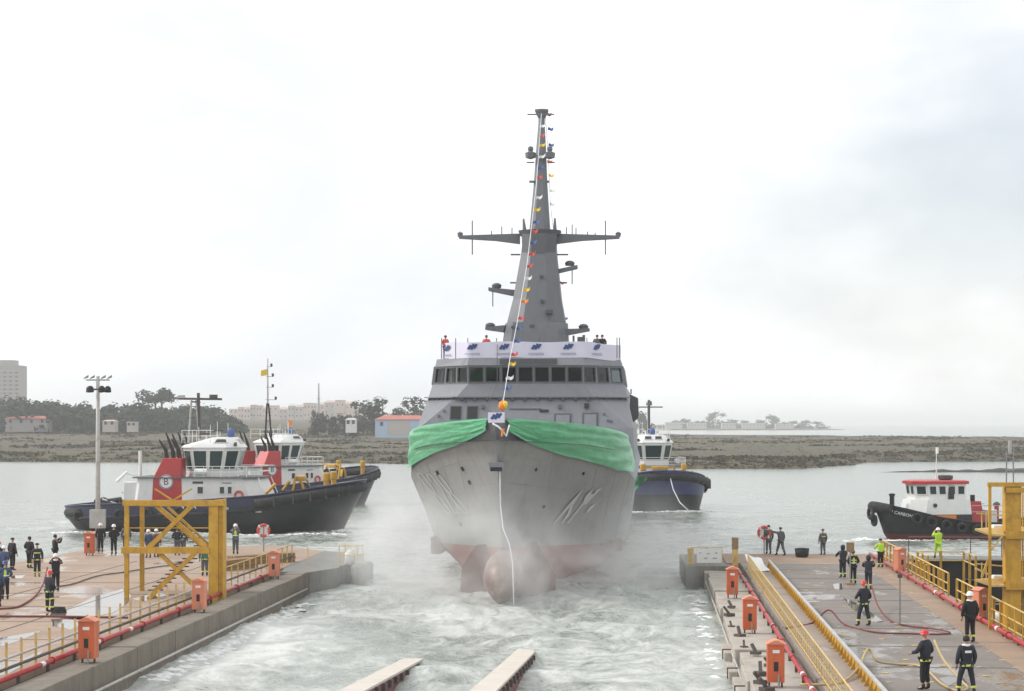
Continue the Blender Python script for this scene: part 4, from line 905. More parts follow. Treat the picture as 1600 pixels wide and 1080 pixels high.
pipe(13.62, 50, 119, 1.38, .095, 'red_pipe', 'red fire main pipe along the dock side railing of the grey pier', 3.0, 5.5, (76, 92))
pipe(3.25, 60, 108, .55, .04, 'grey_pipe', 'thin pale pipe along the broken edge of the grey pier', 0, 11)
# orange hydrant cabinets
def cabinet(t, a, z, label, mat='orange_paint', s=1.0, rz=0.0, lid='salmon_paint', name='hydrant_cabinet'):
    e = slip_empty(name, t, a, z, label, 'cabinet', rz=rz); w, d, h = .27 * s, .27 * s, 1.36 * s
    b = MB().box(-w, w, -d, d, .14 * s, h).build('body', mat, e, bevel=.012)
    MB().prism([(-w - .05, -d - .06, h), (w + .05, -d - .06, h), (w * .2, -d - .06, h + .13 * s), (-w * .2, -d - .06, h + .13 * s)], (0, 2 * d + .12, 0)).build('lid', lid, e)
    MB().box(-.07 * s, .07 * s, -d - .012, -d + .01, .50 * s, .80 * s).build('glass_panel', 'black_matt', e); MB().box(-.11 * s, .11 * s, -d - .010, -d + .01, 1.08 * s, 1.18 * s).build('nameplate', 'white_paint', e)
    MB().box(-w - .008, -w + .01, -d + .05, d - .05, .2 * s, h - .06).build('side_panel', mat, e)
    for sx in (-1, 1): MB().box(sx * w * .75 - .03, sx * w * .75 + .03, -.03, .03, -.05, .15 * s).build('leg', 'dark_steel', e)
    MB().tube([(w * .3, -d - .05, 0), (w * .3, -d - .05, .42 * s)], .035, 7).build('riser', 'steel', e)
    return e
cabinet(4.1, 62, .97, 'nearest orange hydrant cabinet on the grey pier edge with pale pitched lid')
cabinet(4.1, 77.6, .97, 'second orange hydrant cabinet along the grey pier edge')
cabinet(4.1, 93.4, .97, 'farthest orange hydrant cabinet on the grey pier edge by the end block')
cabinet(-19.1, 64.6, DK, 'nearest orange hydrant cabinet on the left pier wall, large with open lid', s=1.05)
cabinet(-19.35, 82.0, DK, 'orange hydrant cabinet at the foot of the yellow tower', 'salmon_paint')
cabinet(-19.6, 100.0, DK, 'orange hydrant cabinet beyond the yellow tower near the pier head', 'salmon_paint')
p = gnd(140, 868); t_, a_ = S2(p.x, p.y); cabinet(t_, a_, DK, 'orange hydrant cabinet at the lamp mast foot', 'orange_paint')
t_, a_ = gs(1408, 893); cabinet(13.75, 106, DK, 'salmon cabinet on the dock side railing, far one', 'salmon_paint', .95, .4)
cabinet(13.75, 80.5, DK, 'salmon cabinet on the dock side railing beside the white helmeted man', 'salmon_paint', .95, .4)
# fenders and brackets on the broken edge of the right pier
for i, a_ in enumerate((58.2, 60.6, 62.6, 65.2, 67.5, 70.4, 72.6, 76.0, 79.5, 84.2, 88.8)):
    e = slip_empty('edge_bracket', 3.5 + r_.uniform(-.1, .8), a_ + r_.uniform(-.5, .5), .93, 'rusty dark bracket bolted on the broken edge of the grey pier', 'bracket', 'brackets on the broken pier edge', r_.uniform(-1.2, 1.2)); e.scale = (r_.uniform(.5, 1.0),) * 3
    MB().box(-.22, .2, -.18, .18, .0, .14).build('foot_plate', 'dark_steel', e); MB().bar((0, 0, .1), (-.25, .1, .45), .12).build('arm', 'dark_steel', e)
for i, (a_, l, tt) in enumerate(((58, 3.2, 3.0), (63.5, 3.6, 3.1), (68.5, 2.6, 3.05), (74, 3.2, 3.1))):
    e = slip_empty('edge_timber', tt, a_, .42, ['pale edge timber nearest the camera on the broken pier edge', 'second pale edge timber along the broken pier edge', 'third short edge timber along the broken pier edge', 'last edge timber before the third orange cabinet'][i], 'timber')
    MB().box(-.16, .16, 0, l, -.16, .16).build('beam', 'concrete_pale', e, bevel=.03); MB().box(-.2, .2, l * .3, l * .3 + .1, -.2, .2).build('strap', 'dark_steel', e)
# end block rail with white printed sheet, pillars
e = slip_empty('end_railing', 2.5, 111.4, DK, 'white sheeted railing on the end block of the grey pier', 'railing')
for x in (0, .9, 1.8): MB().tube([(x, 0, -.05), (x, 0, 1.0)], .03, 6).build('post', 'yellow_pale', e)
MB().tube([(0, 0, 1.0), (1.8, 0, 1.0)], .03, 6).build('rail', 'yellow_pale', e)
sh_ = MB().box(.35, 1.78, -.05, -.036, .12, .92).build('sheet', 'white_cloth', e)
for x, z, w_ in ((.5, .66, .10), (.92, .62, .16), (1.4, .66, .14), (.75, .36, .22), (1.25, .36, .26)): MB().box(x, x + w_, -.056, -.049, z, z + .06).build('print', 'logo_grey', sh_)
MB().box(-.18, .18, .1, .5, 0, .95).build('locker', 'yellow_pale', e, bevel=.02)
t_, a_ = gs(1157, 886); e = slip_empty('gate_post', 5.0, 110.3, DK - .2, 'dark brown square post at the head of the yellow railing', 'post'); MB().box(-.16, .16, -.16, .16, 0, 1.2).build('shaft', 'yellow_pale', e); MB().box(-.18, .18, -.18, .18, 1.203, 1.85).build('cap_box', 'wood', e)
e = slip_empty('white_sheet', 5.5, 109.5, DK + .02, 'crumpled white sheet lying over the end of the walkway', 'sheet')
rows_ = [[(u * 1.0 + .3 * v_, -v_ * 3.4 + u * .5, max(.02, (1 - v_) ** 2 * .75 * (1 - u * .4) + .05 * math.sin(u * 9 + v_ * 7))) for u in np.linspace(0, 1, 6)] for v_ in np.linspace(0, 1, 8)]
MB().loft(rows_, closed=False).build('cloth', 'white_cloth', e, smooth=True)
# bin, small post, sign, life rings
p = gnd(1253, 871); e = empty('deck_bin', p, .2, 'black tub standing at the far end of the grey pier', 'bin'); MB().lathe([(.30, 0), (.40, .1), (.44, .55), (.34, .56), (.30, .2)], 14).build('tub', 'black_matt', e, smooth=True); MB().torus((0, 0, .52), .42, .03, 'z').build('rim', 'rubber', e)
p = gnd(1406, 976); e = empty('floor_stand', p, 0, 'slim grey floor stand with square foot in the middle of the grey pier', 'stand'); MB().box(-.25, .25, -.25, .25, 0, .04).build('foot', 'steel', e); MB().tube([(0, 0, .04), (0, 0, 1.95)], .035, 8).build('pole', 'steel', e); MB().box(-.09, .09, -.05, .05, 1.9, 2.05).build('head', 'dark_steel', e)
p = gnd(1335, 917); e = empty('notice_board', p + Vector((0, 1.2, 0)), 0, 'small brown board on a post behind the three dark jackets', 'sign'); MB().tube([(0, 0, 0), (0, 0, 1.9)], .035, 8).build('post', 'steel', e); MB().box(-.2, .2, -.05, -.03, 1.65, 2.15).build('board', 'wood', e); MB().box(-.2, .2, -.3, .3, 0, .1).build('base', 'wood', e)
def life_ring(p, label, post=True):
    e = empty('life_ring', p, 0, label, 'life ring'); rg_ = MB().torus((0, -.06, 1.35), .36, .085).build('ring', 'red_cloth', e, smooth=True)
    for k in range(4):
        a_ = k * math.pi / 2 + .78; MB().lathe([(.092, -.09), (.092, .09)], 10, (.36 * math.cos(a_), -.06, 1.35 + .36 * math.sin(a_))).build('white_band', 'white_paint', rg_)
    if post: MB().tube([(0, 0, 0), (0, 0, 1.8)], .035, 8).build('post', 'steel', e); MB().box(-.3, .3, .0, .03, 1.05, 1.65).build('back_board', 'white_paint', e)
    return e
life_ring(gnd(412, 862), 'red and white life ring on a post at the far edge of the left pier'); life_ring(gnd(1194, 866), 'red life ring on a stand beside the man at the grey pier end')
# stacked timber on the left pier
for i, (px0, px1, py, h_) in enumerate(((365, 462, 884, .55), (352, 402, 893, .6))):
    p0, p1 = gnd(px0, py), gnd(px1, py - 6); e = empty('timber_stack', p0, math.atan2(p1.y - p0.y, p1.x - p0.x), ['long stack of brown timbers near the left pier head', 'short stack of brown timbers beside the orange cabinet on the left pier'][i], 'timber'); l = (p1 - p0).length
    for r_i in range(3):
        for c_i in range(3): MB().box(.0 + random.uniform(-.1, .1), l + random.uniform(-.1, .1), c_i * .24, c_i * .24 + .22, r_i * h_ / 3, r_i * h_ / 3 + h_ / 3 - .02).build('timber', 'wood', e)
# white gear on left pier head
p = gnd(545, 884); e = empty('pier_head_frame', p, -.3, 'pale yellow frame with white bag at the left pier head', 'frame')
for x, y in ((-.6, 0), (.5, 0), (-.6, .9), (.5, .9)): MB().tube([(x, y, 0), (x, y, 1.15)], .035, 6).build('post', 'yellow_pale', e)
for z in (.6, 1.12): MB().tube([(-.6, 0, z), (.5, 0, z), (.5, .9, z), (-.6, .9, z), (-.6, 0, z)], .03, 6).build('rail', 'yellow_pale', e)
MB().lathe([(.05, 0), (.3, .1), (.28, .7), (.08, .9)], 10, (-.1, .4, 0)).build('bag', 'white_cloth', e, smooth=True); MB().tube([(-2.6, .1, 0), (-2.6, .1, 1.0)], .03, 6).build('post', 'yellow_pale', e); MB().tube([(-2.6, .1, 1.0), (-.6, 0, 1.0)], .03, 6).build('rail', 'white_paint', e)
# ------------------------------------------------------------------ lamp mast on the left pier
p = gnd(153, 861); lm = empty('lamp_mast', p, 0, 'tall grey floodlight mast with ring of lamps on the left pier', 'lamp mast')
MB().tube([(0, 0, 0), (0, 0, 5), (0, 0, 11.2)], [.17, .15, .11], 12).build('mast', 'grey_pipe', lm, smooth=True); MB().box(-.5, .48, -.2, .2, 1.45, 2.65).build('control_box', 'grey_pipe', lm, bevel=.03)
MB().torus((0, 0, 10.35), .62, .05, 'z').build('lamp_ring', 'dark_steel', lm); MB().tube([(-.75, 0, 10.95), (.75, 0, 10.95)], .04, 6).build('crossbar', 'dark_steel', lm)
for k in range(5):
    a_ = k * 1.2566 + .3; c = (.62 * math.cos(a_), .62 * math.sin(a_), 10.35); l_ = MB().lathe([(.08, .22), (.2, .1), (.23, -.18), (.1, -.2)], 10, c).build('floodlight', 'black_matt', lm); MB().lathe([(.01, -.205), (.2, -.206)], 10, c).build('lens', 'lamp_glass', l_)
for x in (-.75, -.35, .35, .75): MB().prism([(x - .16, -.1, 11.0), (x + .16, -.1, 11.1), (x + .12, .1, 11.25), (x - .12, .1, 11.1)], (0, .05, .04)).build('lamp_hood', 'dark_steel', lm)
# ------------------------------------------------------------------ yellow tower on the left pier
YT = 89.8
tw = empty('stair_tower', at(197, 936, YT), 0, 'yellow steel access tower with cross bracing on the left pier', 'tower'); O = Vector(tw.location)
def tp(px, py, Y=YT): return at(px, py, Y) - O
YB = 93.8
def beam(name, p0, p1, w, h=None, par=None, mat='yellow_paint'): return MB().bar(p0, p1, w, h).build(name, mat, par or tw)
beam('corner_post', tp(198, 936), tp(198, 783), .20); beam('corner_post', tp(222, 930, YB), tp(222, 786, YB), .20)
colm = MB().box(tp(326, 0).x, tp(341, 0).x, -.02, .62, tp(0, 945).z, tp(0, 783).z).build('box_column', 'yellow_paint', tw); MB().box(tp(341, 0).x + .003, tp(350, 0).x, .08, .5, tp(0, 942).z, tp(0, 781).z).build('column_web', 'yellow_paint', colm); MB().box(tp(350, 0).x - .06, tp(350, 0).x + .02, -.05, .65, tp(0, 944).z, tp(0, 780).z).build('column_flange', 'yellow_paint', colm)
MB().box(tp(322, 0).x, tp(354, 0).x, -.15, .8, tp(0, 956).z, tp(0, 944.5).z).build('column_foot', 'dark_steel', tw)
beam('back_column', tp(336, 930, YB), tp(336, 786, YB), .3)
beam('top_beam', tp(192, 786), tp(352, 786), .22, .26); beam('mid_beam', tp(190, 860), tp(327, 860), .26, .30); beam('foot_beam', tp(195, 937), tp(232, 937), .16, .14); beam('back_beam', tp(220, 788, YB), tp(338, 788, YB), .18, .2); beam('back_beam', tp(220, 858, YB), tp(338, 858, YB), .18, .2)
beam('side_beam', tp(198, 786), tp(222, 788, YB), .16); beam('side_beam', tp(198, 858), tp(222, 858, YB), .16); beam('side_beam', tp(336, 784) + Vector((0, .6, 0)), tp(336, 788, YB), .16)
dz_ = Vector((0, .16, 0))
beam('brace', tp(233, 856), tp(300, 790), .20); beam('brace', tp(243, 790) + dz_, tp(322, 856) + dz_, .20); beam('brace', tp(232, 936), tp(305, 864), .20); beam('brace', tp(247, 864) + dz_, tp(322, 934) + dz_, .18)
beam('brace', tp(228, 856, YB), tp(300, 792, YB), .12); beam('brace', tp(262, 792, YB), tp(332, 856, YB), .12)
beam('handrail', tp(270, 782), tp(242, 764), .07); beam('handrail', tp(270, 782), tp(300, 764), .07); beam('handrail', tp(200, 825), tp(326, 825), .05); beam('handrail', tp(222, 825, YB), tp(336, 825, YB), .05)
MB().prism([tp(198, 858) + Vector((0, .1, .05)), tp(326, 858) + Vector((0, .1, .05)), tp(338, 856, YB), tp(222, 856, YB)], (0, 0, .04)).build('floor_grating', 'dark_steel', tw)
stp = MB().box(-.35, .35, -.14, .14, -.02, .02).mesh('step', 'dark_steel')
for side in (0, .75): beam('stringer', tp(255, 800, 91.2 + side), tp(318, 856, 91.2 + side), .08, .18)
for k in range(9):
    q = tp(255, 800, 91.55) * (1 - (k + .5) / 9) + tp(318, 856, 91.55) * ((k + .5) / 9); inst('step', stp, tw, q)
for k in range(9):
    q = tp(300, 870, 91.55) * (1 - (k + .5) / 9) + tp(240, 925, 91.55) * ((k + .5) / 9); inst('step', stp, tw, q)
for side in (0, .75): beam('stringer', tp(300, 870, 91.2 + side), tp(240, 925, 91.2 + side), .08, .18)
# ------------------------------------------------------------------ dry dock on the right
dk = slip(empty('dry_dock'), 0, 0); tag(dk, 'dark dry dock basin', kind='structure')
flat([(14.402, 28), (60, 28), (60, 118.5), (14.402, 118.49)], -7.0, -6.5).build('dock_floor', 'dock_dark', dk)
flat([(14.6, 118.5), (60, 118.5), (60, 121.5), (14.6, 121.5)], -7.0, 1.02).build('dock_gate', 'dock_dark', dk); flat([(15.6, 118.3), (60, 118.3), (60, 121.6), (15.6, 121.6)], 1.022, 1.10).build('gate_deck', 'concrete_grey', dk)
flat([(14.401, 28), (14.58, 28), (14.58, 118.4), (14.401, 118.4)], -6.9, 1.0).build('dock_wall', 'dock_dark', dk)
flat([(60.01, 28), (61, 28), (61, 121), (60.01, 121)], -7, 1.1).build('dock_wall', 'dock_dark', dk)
e = slip_empty('gate_railing', 16.2, 120.8, 1.1, 'thin grey railing posts along the dock gate walkway', 'railing')
for k in range(14): MB().tube([(k * 1.9, 0, 0), (k * 1.9, 0, 1.25)], .03, 6).build('post', 'dark_steel', e)
for z in (.65, 1.22): MB().tube([(0, 0, z), (24.7, 0, z)], .015, 5).build('rail', 'steel', e)
e = slip_empty('dock_scaffold', 17.6, 100, -6.5, 'grey scaffold frame with white bundles standing in the dark dock', 'scaffold')
for x in (0, 1.6):
    for y in (0, 1.6): MB().tube([(x, y, 0), (x, y, 6.9)], .05, 6).build('standard', 'steel', e)
for z in (2, 4, 5.4, 6.6):
    for y in (0, 1.6): MB().tube([(-.2, y, z), (1.8, y, z)], .04, 6).build('ledger', 'steel', e)
MB().box(.1, 1.5, .1, 1.5, 5.42, 5.5).build('platform', 'wood', e)
for x in (.4, 1.1): MB().lathe([(.05, 5.5), (.32, 5.6), (.3, 6.0), (.05, 6.15)], 9, (x, .7, 0)).build('bundle', 'white_cloth', e, smooth=True)
for k, (x, y) in enumerate(((19.5, 108), (22, 104), (25, 110))):
    e = slip_empty('dock_block', x, y, -6.5, 'dark machinery block down in the dock, %s of three' % ('shortest', 'middle sized', 'tallest')[k], 'machinery', 'machinery down in the dock'); MB().box(-.9, .9, -.8, .8, 0, 4.2 + k * .5).build('body', 'dark_steel', e, bevel=.1); MB().tube([(-.9, -.9, 3), (.9, -.9, 3)], .12, 8).build('pipe', 'grey_pipe', e)
# inner yellow gantry rail seen over the dock
e = slip_empty('dock_stair_rail', 15.4, 111, 1.1, 'yellow guard rail round the dock stair beyond the salmon cabinet', 'railing')
for x, y in ((0, 0), (1.3, 0), (2.6, 0), (2.6, -2.0), (2.6, -4.0), (0, -2), (0, -4)): MB().box(x - .06, x + .06, y - .06, y + .06, -3.2, 1.0).build('post', 'yellow_paint', e)
for z in (.45, .95): MB().tube([(0, -4, z), (0, 0, z), (2.6, 0, z), (2.6, -4, z)], .04, 6).build('rail', 'yellow_pale', e)
# ------------------------------------------------------------------ yellow tower on the right
YR = 76.0
rt_ = empty('dock_tower', at(1582, 992, YR), 0, 'tall yellow dockside tower with platforms cut by the picture edge', 'tower'); O2 = Vector(rt_.location)
def rq(px, py, Y=YR): return at(px, py, Y) - O2
def bm2(name, p0, p1, w, h=None, mat='yellow_paint'): return MB().bar(p0, p1, w, h).build(name, mat, rt_)
MB().box(rq(1571, 0).x, rq(1596, 0).x, 0, .5, -7.4, rq(0, 756).z).build('box_column', 'yellow_paint', rt_, bevel=.015); MB().box(rq(1671, 0).x, rq(1696, 0).x, 0, .5, -7.4, rq(0, 756).z).build('box_column', 'yellow_paint', rt_)
bm2('slim_post', rq(1546.5, 758), rq(1546.5, 1000), .11); bm2('slim_post', rq(1546.5, 758, 79.5), rq(1546.5, 1000, 79.5), .1); bm2('slim_post', rq(1640, 758, 79.5), rq(1640, 1000, 79.5), .2)
bm2('top_beam', rq(1543, 757), rq(1700, 757), .2, .16); bm2('top_beam', rq(1571, 766), rq(1700, 766), .3, .2); bm2('mid_beam', rq(1571, 836), rq(1700, 836), .3, .3); bm2('mid_beam', rq(1571, 915), rq(1700, 915), .3, .32); bm2('back_beam', rq(1546, 758, 79.5), rq(1700, 758, 79.5), .14)
for py in (826, 905):
    MB().prism([rq(1523, py), rq(1550, py + 9), rq(1700, py + 9), rq(1700, py - 3, 79.5), rq(1560, py - 3, 79.5)], (0, 0, -.08)).build('platform', 'yellow_pale', rt_)
    p0 = rq(1552, py - 1, 77.2); MB().box(p0.x, p0.x + .45, p0.y, p0.y + .4, p0.z - .1, p0.z + .12).build('white_sack', 'white_cloth', rt_, bevel=.05)
    for px in (1534, 1541): bm2('rail_post', rq(px, py + 1, 77), rq(px, py - 26, 77), .04, mat='yellow_pale')
    bm2('guard_rail', rq(1526, py - 24, 76.5), rq(1572, py - 20, 76.5), .05, mat='yellow_pale')
bm2('brace', rq(1549, 860), rq(1566, 838), .06, mat='yellow_pale'); bm2('brace', rq(1524, 888), rq(1546, 898), .07, mat='yellow_pale'); bm2('brace', rq(1534, 902), rq(1545, 872), .08)
for k in range(12):
    z = 770 + k * 5.4; bm2('ladder_rung', rq(1598, z, 78), rq(1640, z, 78), .03, mat='grey_pipe')
for k in range(10):
    z = 860 + k * 5.2; bm2('ladder_rung', rq(1598, z, 78), rq(1640, z, 78), .03, mat='yellow_pale')
for px in (1598, 1612, 1640): bm2('ladder_stile', rq(px, 766, 78), rq(px, 990, 78), .05)
e = empty('signal_post', at(1578, 775, 128), 0, 'thin grey lattice post rising behind the dockside yellow tower', 'post')
for x in (-.25, .25): MB().tube([(x, 0, -2.5), (x * .9, 0, 3.0)], .05, 6).build('leg', 'steel', e)
for z in (-.5, .6, 1.7, 2.8): MB().tube([(-.3, 0, z), (.3, 0, z)], .05, 6).build('rung', 'steel', e)
MB().tube([(0, 0, 2.8), (0, 0, 3.7)], .12, 8).build('head', 'grey_pipe', e)
# ------------------------------------------------------------------ hoses
def hose(pts, r_, mat, label, name='fire_hose'):
    ps = []
    for i in range(len(pts) - 1):     # Catmull-Rom
        p0, p1, p2, p3 = [Vector(pts[min(max(i + k, 0), len(pts) - 1)]) for k in (-1, 0, 1, 2)]
        for u in (0, .2, .4, .6, .8): ps.append(.5 * ((2 * p1) + (p2 - p0) * u + (2 * p0 - 5 * p1 + 4 * p2 - p3) * u * u + (3 * p1 - p0 - 3 * p2 + p3) * u ** 3))
    ps.append(Vector(pts[-1])); o_ = MB().tube(ps, r_, 7).build(name, mat, None, smooth=True); return tag(o_, label, 'hose')
g = lambda px, py, dz=.05: gnd(px, py) + Vector((0, 0, dz))
hose([g(1362, 948, .95) , g(1372, 960, .35), g(1392, 972), g(1420, 980), g(1455, 984), g(1484, 990), g(1470, 993), g(1420, 992), g(1370, 990), g(1320, 978), g(1295, 974, .55), g(1270, 975), g(1228, 984)], .036, 'hose_red', 'dark red fire hose looping across the grey pier from the red helmeted fireman')
hose([g(1460, 1048, 1.0), g(1475, 1056, .5), g(1500, 1064), g(1512, 1078), g(1495, 1082), g(1470, 1070), g(1440, 1044), g(1400, 1040), g(1370, 1042, .2), g(1356, 1040, .56), g(1340, 1055, .2), g(1310, 1070), g(1250, 1072)], .04, 'hose_yellow', 'yellow fire hose lying over the barrier to the nearest red helmeted fireman')
hose([g(-30, 954), g(0, 953), g(24, 951), g(40, 944), g(56, 932), g(68, 921, .3), g(74, 915, .9)], .045, 'hose_red', 'thin brown hose curving to the firemen on the left pier')
hose([g(-30, 964), g(30, 965), g(80, 965), g(140, 966), g(200, 967)], .045, 'hose_red', 'dark red hose lying straight across the left pier')
hose([g(70, 920), g(110, 915), g(150, 902), g(190, 896), g(240, 888), g(300, 880)], .035, 'rope_dark', 'thin dark cable crossing the tan deck behind the yellow tower', 'deck_cable')
e = empty('hose_coil', gnd(92, 957), 0, 'small coil of hose and fittings at the fireman feet on the left pier', 'hose')
for k in range(3): MB().torus((0, 0, .05 + k * .07), .30 - k * .03, .04, 'z').build('coil', 'rubber', e, smooth=True)
e = slip_empty('hose_coil', -19.7, 55.2, 1.0, 'yellow hose coil at the near end of the left pier trench', 'hose')
for k in range(3): MB().torus((0, 0, .1 + k * .09), .55 - k * .05, .05, 'z').build('coil', 'hose_yellow', e, smooth=True)
# ================================================================== people
def skin_obj(name, verts, edges, radii, mat, parent, root=0, lv=1):
    me = bpy.data.meshes.new(name); me.from_pydata([tuple(v) for v in verts], edges, []); me.materials.append(MATS[mat])
    o_ = bpy.data.objects.new(name, me); COL.objects.link(o_); o_.parent = parent
    md = o_.modifiers.new('skin', 'SKIN'); md.use_smooth_shade = True
    sv = me.skin_vertices
    if not sv:
        me.update()
    lay = me.skin_vertices[0] if len(me.skin_vertices) else None
    if lay is None:
        bpy.context.view_layer.objects.active = o_; bpy.context.view_layer.update(); lay = me.skin_vertices[0]
    for i, r_ in enumerate(radii): lay.data[i].radius = (r_[0], r_[1]) if isinstance(r_, tuple) else (r_, r_)
    lay.data[root].use_root = True
    sb = o_.modifiers.new('sub', 'SUBSURF'); sb.levels = lv; sb.render_levels = lv
    return o_
ARMS = {  # per pose: ((elbow L, wrist L), (elbow R, wrist R)), x right, y forward, z up
    'stand': (((-.27, -.02, 1.14), (-.26, .10, .90)), ((.27, -.02, 1.14), (.26, .10, .90))),
    'hands': (((-.30, -.06, 1.16), (-.16, .18, 1.06)), ((.30, -.06, 1.16), (.16, .18, 1.06))),
    'phone': (((-.28, .18, 1.30), (-.10, .36, 1.56)), ((.28, .18, 1.30), (.10, .36, 1.56))),
    'point': (((-.42, .22, 1.46), (-.56, .42, 1.60)), ((.26, -.02, 1.14), (.24, .10, .92))),
    'hose': (((-.28, .10, 1.16), (-.10, .40, 1.08)), ((.30, -.06, 1.14), (.16, .20, 1.02))),
    'lean': (((-.30, .16, 1.22), (-.18, .40, 1.16)), ((.30, .16, 1.22), (.18, .40, 1.16))),
}
LEGS = {'stand': ((-.11, .02), (.11, -.02)), 'walk': ((-.11, .28), (.11, -.26)), 'wide': ((-.20, .10), (.20, -.08))}
def person(px, py, label, face=0.0, h=1.75, arms='stand', legs='stand', jacket='cloth_navy', trousers='cloth_navy', hat='helmet_white', bands=(), vest=None, z=DK, pos=None, collar=None, hood=False, backprint=False):
    p = gnd(px, py, z) if pos is None else Vector(pos)
    e = empty('person', p, face, label, 'person'); k = h / 1.75; e.scale = (k, k, k)
    V = Vector; (eL, wL), (eR, wR) = ARMS[arms]; (fl, fr) = LEGS[legs]
    hip = .93; vs, es, rs = [], [], []
    def add(v, r_, par=None):
        vs.append(V(v)); rs.append(r_); i = len(vs) - 1
        if par is not None: es.append((par, i))
        return i
    pel = add((0, 0, .97), (.135, .105)); wa = add((0, .01, 1.12), (.13, .10), pel); ch = add((0, .02, 1.32), (.15, .11), wa); nb = add((0, .01, 1.46), (.07, .065), ch); nk = add((0, .02, 1.53), .055, nb)
    hd = add((0, .035, 1.62), (.078, .092), nk); tp_ = add((0, .02, 1.72), (.062, .075), hd); ns = add((0, .128, 1.61), .014, hd)
    J = {}
    for sx, el, wr, tag_ in ((-1, eL, wL, 'L'), (1, eR, wR, 'R')):
        sh = add((sx * .19, .0, 1.42), .062, ch); e1 = add(el, .048, sh); w1 = add(wr, .034, e1)
        d = (V(wr) - V(el)).normalized(); side = d.cross(V((0, 0, 1)))
        side = V((1, 0, 0)) if side.length < .1 else side.normalized(); pm_ = V(wr) + d * .075; pal = add(pm_, (.036, .022), w1); nrm_ = side.cross(d).normalized()
        for q, off in enumerate((-.030, -.010, .010, .029)):
            ln = (.060, .072, .068, .052)[q]; k1 = add(pm_ + side * off + d * .035, .0095, pal); k2 = add(pm_ + side * off + d * (.035 + ln * .6) - nrm_ * .012, .0088, k1); add(pm_ + side * off + d * (.035 + ln) - nrm_ * .034, .0078, k2)
        th = add(pm_ - side * sx * .038 - d * .012, .011, pal); add(pm_ - side * sx * .056 + d * .03 - nrm_ * .012, .0095, th)
        J[tag_] = (V((sx * .19, 0, 1.42)), V(el), V(wr))
    for sx, (fx, fy), tag_ in ((-1, fl, 'l'), (1, fr, 'r')):
        hp = add((sx * .095, 0, .90), .092, pel); kn = V((fx * .9, fy * .45 + .035, .49)); an = V((fx, fy, .09)); k1 = add(kn, .062, hp); a1 = add(an, .044, k1); add(an + V((sx * .02, .15, -.045)), (.042, .03), a1)
        J[tag_] = (V((sx * .095, 0, .90)), kn, an)
    skin_obj('body', vs, es, rs, 'skin', e, 0)
    # jacket over trunk and arms
    jv = [(0, 0, .86), (0, .01, 1.06), (0, .02, 1.30), (0, .012, 1.44), (0, .018, 1.49)]; jr = [(.185, .15), (.175, .14), (.195, .15), (.12, .11), (.085, .08)]; je = [(0, 1), (1, 2), (2, 3), (3, 4)]
    for t_ in 'LR':
        s_, e_, w_ = J[t_]; b = len(jv); jv += [s_, e_, w_]; jr += [.088, .075, .056]; je += [(2, b), (b, b + 1), (b + 1, b + 2)]
    jo = skin_obj('jacket', jv, je, jr, jacket, e, 1)
    tv = [(0, 0, .97)]; tr2 = [(.16, .13)]; te = []
    for t_ in 'lr':
        h_, k_, a_ = J[t_]; b = len(tv); tv += [h_, k_, a_ + V((0, 0, .10))]; tr2 += [.115, .088, .078]; te += [(0, b), (b, b + 1), (b + 1, b + 2)]
    skin_obj('trousers', tv, te, tr2, trousers, e, 0)
    for t_ in 'lr':
        h_, k_, a_ = J[t_]; skin_obj('boot', [a_ + V((0, -.01, .12)), a_ + V((0, -.02, -.02)), a_ + V((0, .10, -.045)), a_ + V((0, .19, -.05))], [(0, 1), (1, 2), (2, 3)], [.062, (.058, .06), (.05, .042), (.042, .034)], 'boot', e, 0)
    if hat and hat.startswith('helmet') :
        MB().lathe([(.150, -.01), (.128, .0), (.124, .05), (.10, .10), (.055, .132), (.008, .142)], 14, (0, .02, 1.665)).build('helmet', hat, e, smooth=True)
        MB().box(-.05, .05, .125, .20, 1.655, 1.667).build('helmet_peak', hat, e)
    elif hat == 'cap':
        MB().lathe([(.112, 0), (.11, .04), (.08, .085), (.01, .1)], 12, (0, .02, 1.665)).build('cap', 'cloth_navy', e, smooth=True)
    elif hat == 'hair': MB().lathe([(.098, -.06), (.104, 0), (.1, .05), (.07, .1), (.01, .118)], 12, (0, .008, 1.66)).build('hair', 'soot_black', e, smooth=True)
    elif hat == 'hood': MB().lathe([(.10, -.16), (.125, -.06), (.13, .02), (.11, .09), (.06, .13), (.01, .142)], 12, (0, .0, 1.65)).build('hood', jacket, e, smooth=True)
    if vest:
        vo = skin_obj('vest', [(0, 0, .98), (0, .01, 1.15), (0, .02, 1.33), (0, .012, 1.45)], [(0, 1), (1, 2), (2, 3)], [(.193, .158), (.188, .153), (.205, .162), (.13, .12)], vest, e, 0)
        MB().loft([[(.196 * 1.02 * math.cos(a) , .162 * math.sin(a) + .01, zz) for a in [2 * math.pi * i / 16 for i in range(16)]] for zz in (1.09, 1.14)], caps=False).build('reflective_band', 'helmet_white', e)
    def ringband(c, d, r_, w_=.05):
        c = V(c); d = V(d).normalized(); MB().tube([c - d * w_ / 2, c + d * w_ / 2], r_, 12, caps=False).build('reflective_band', 'hivis_band', e)
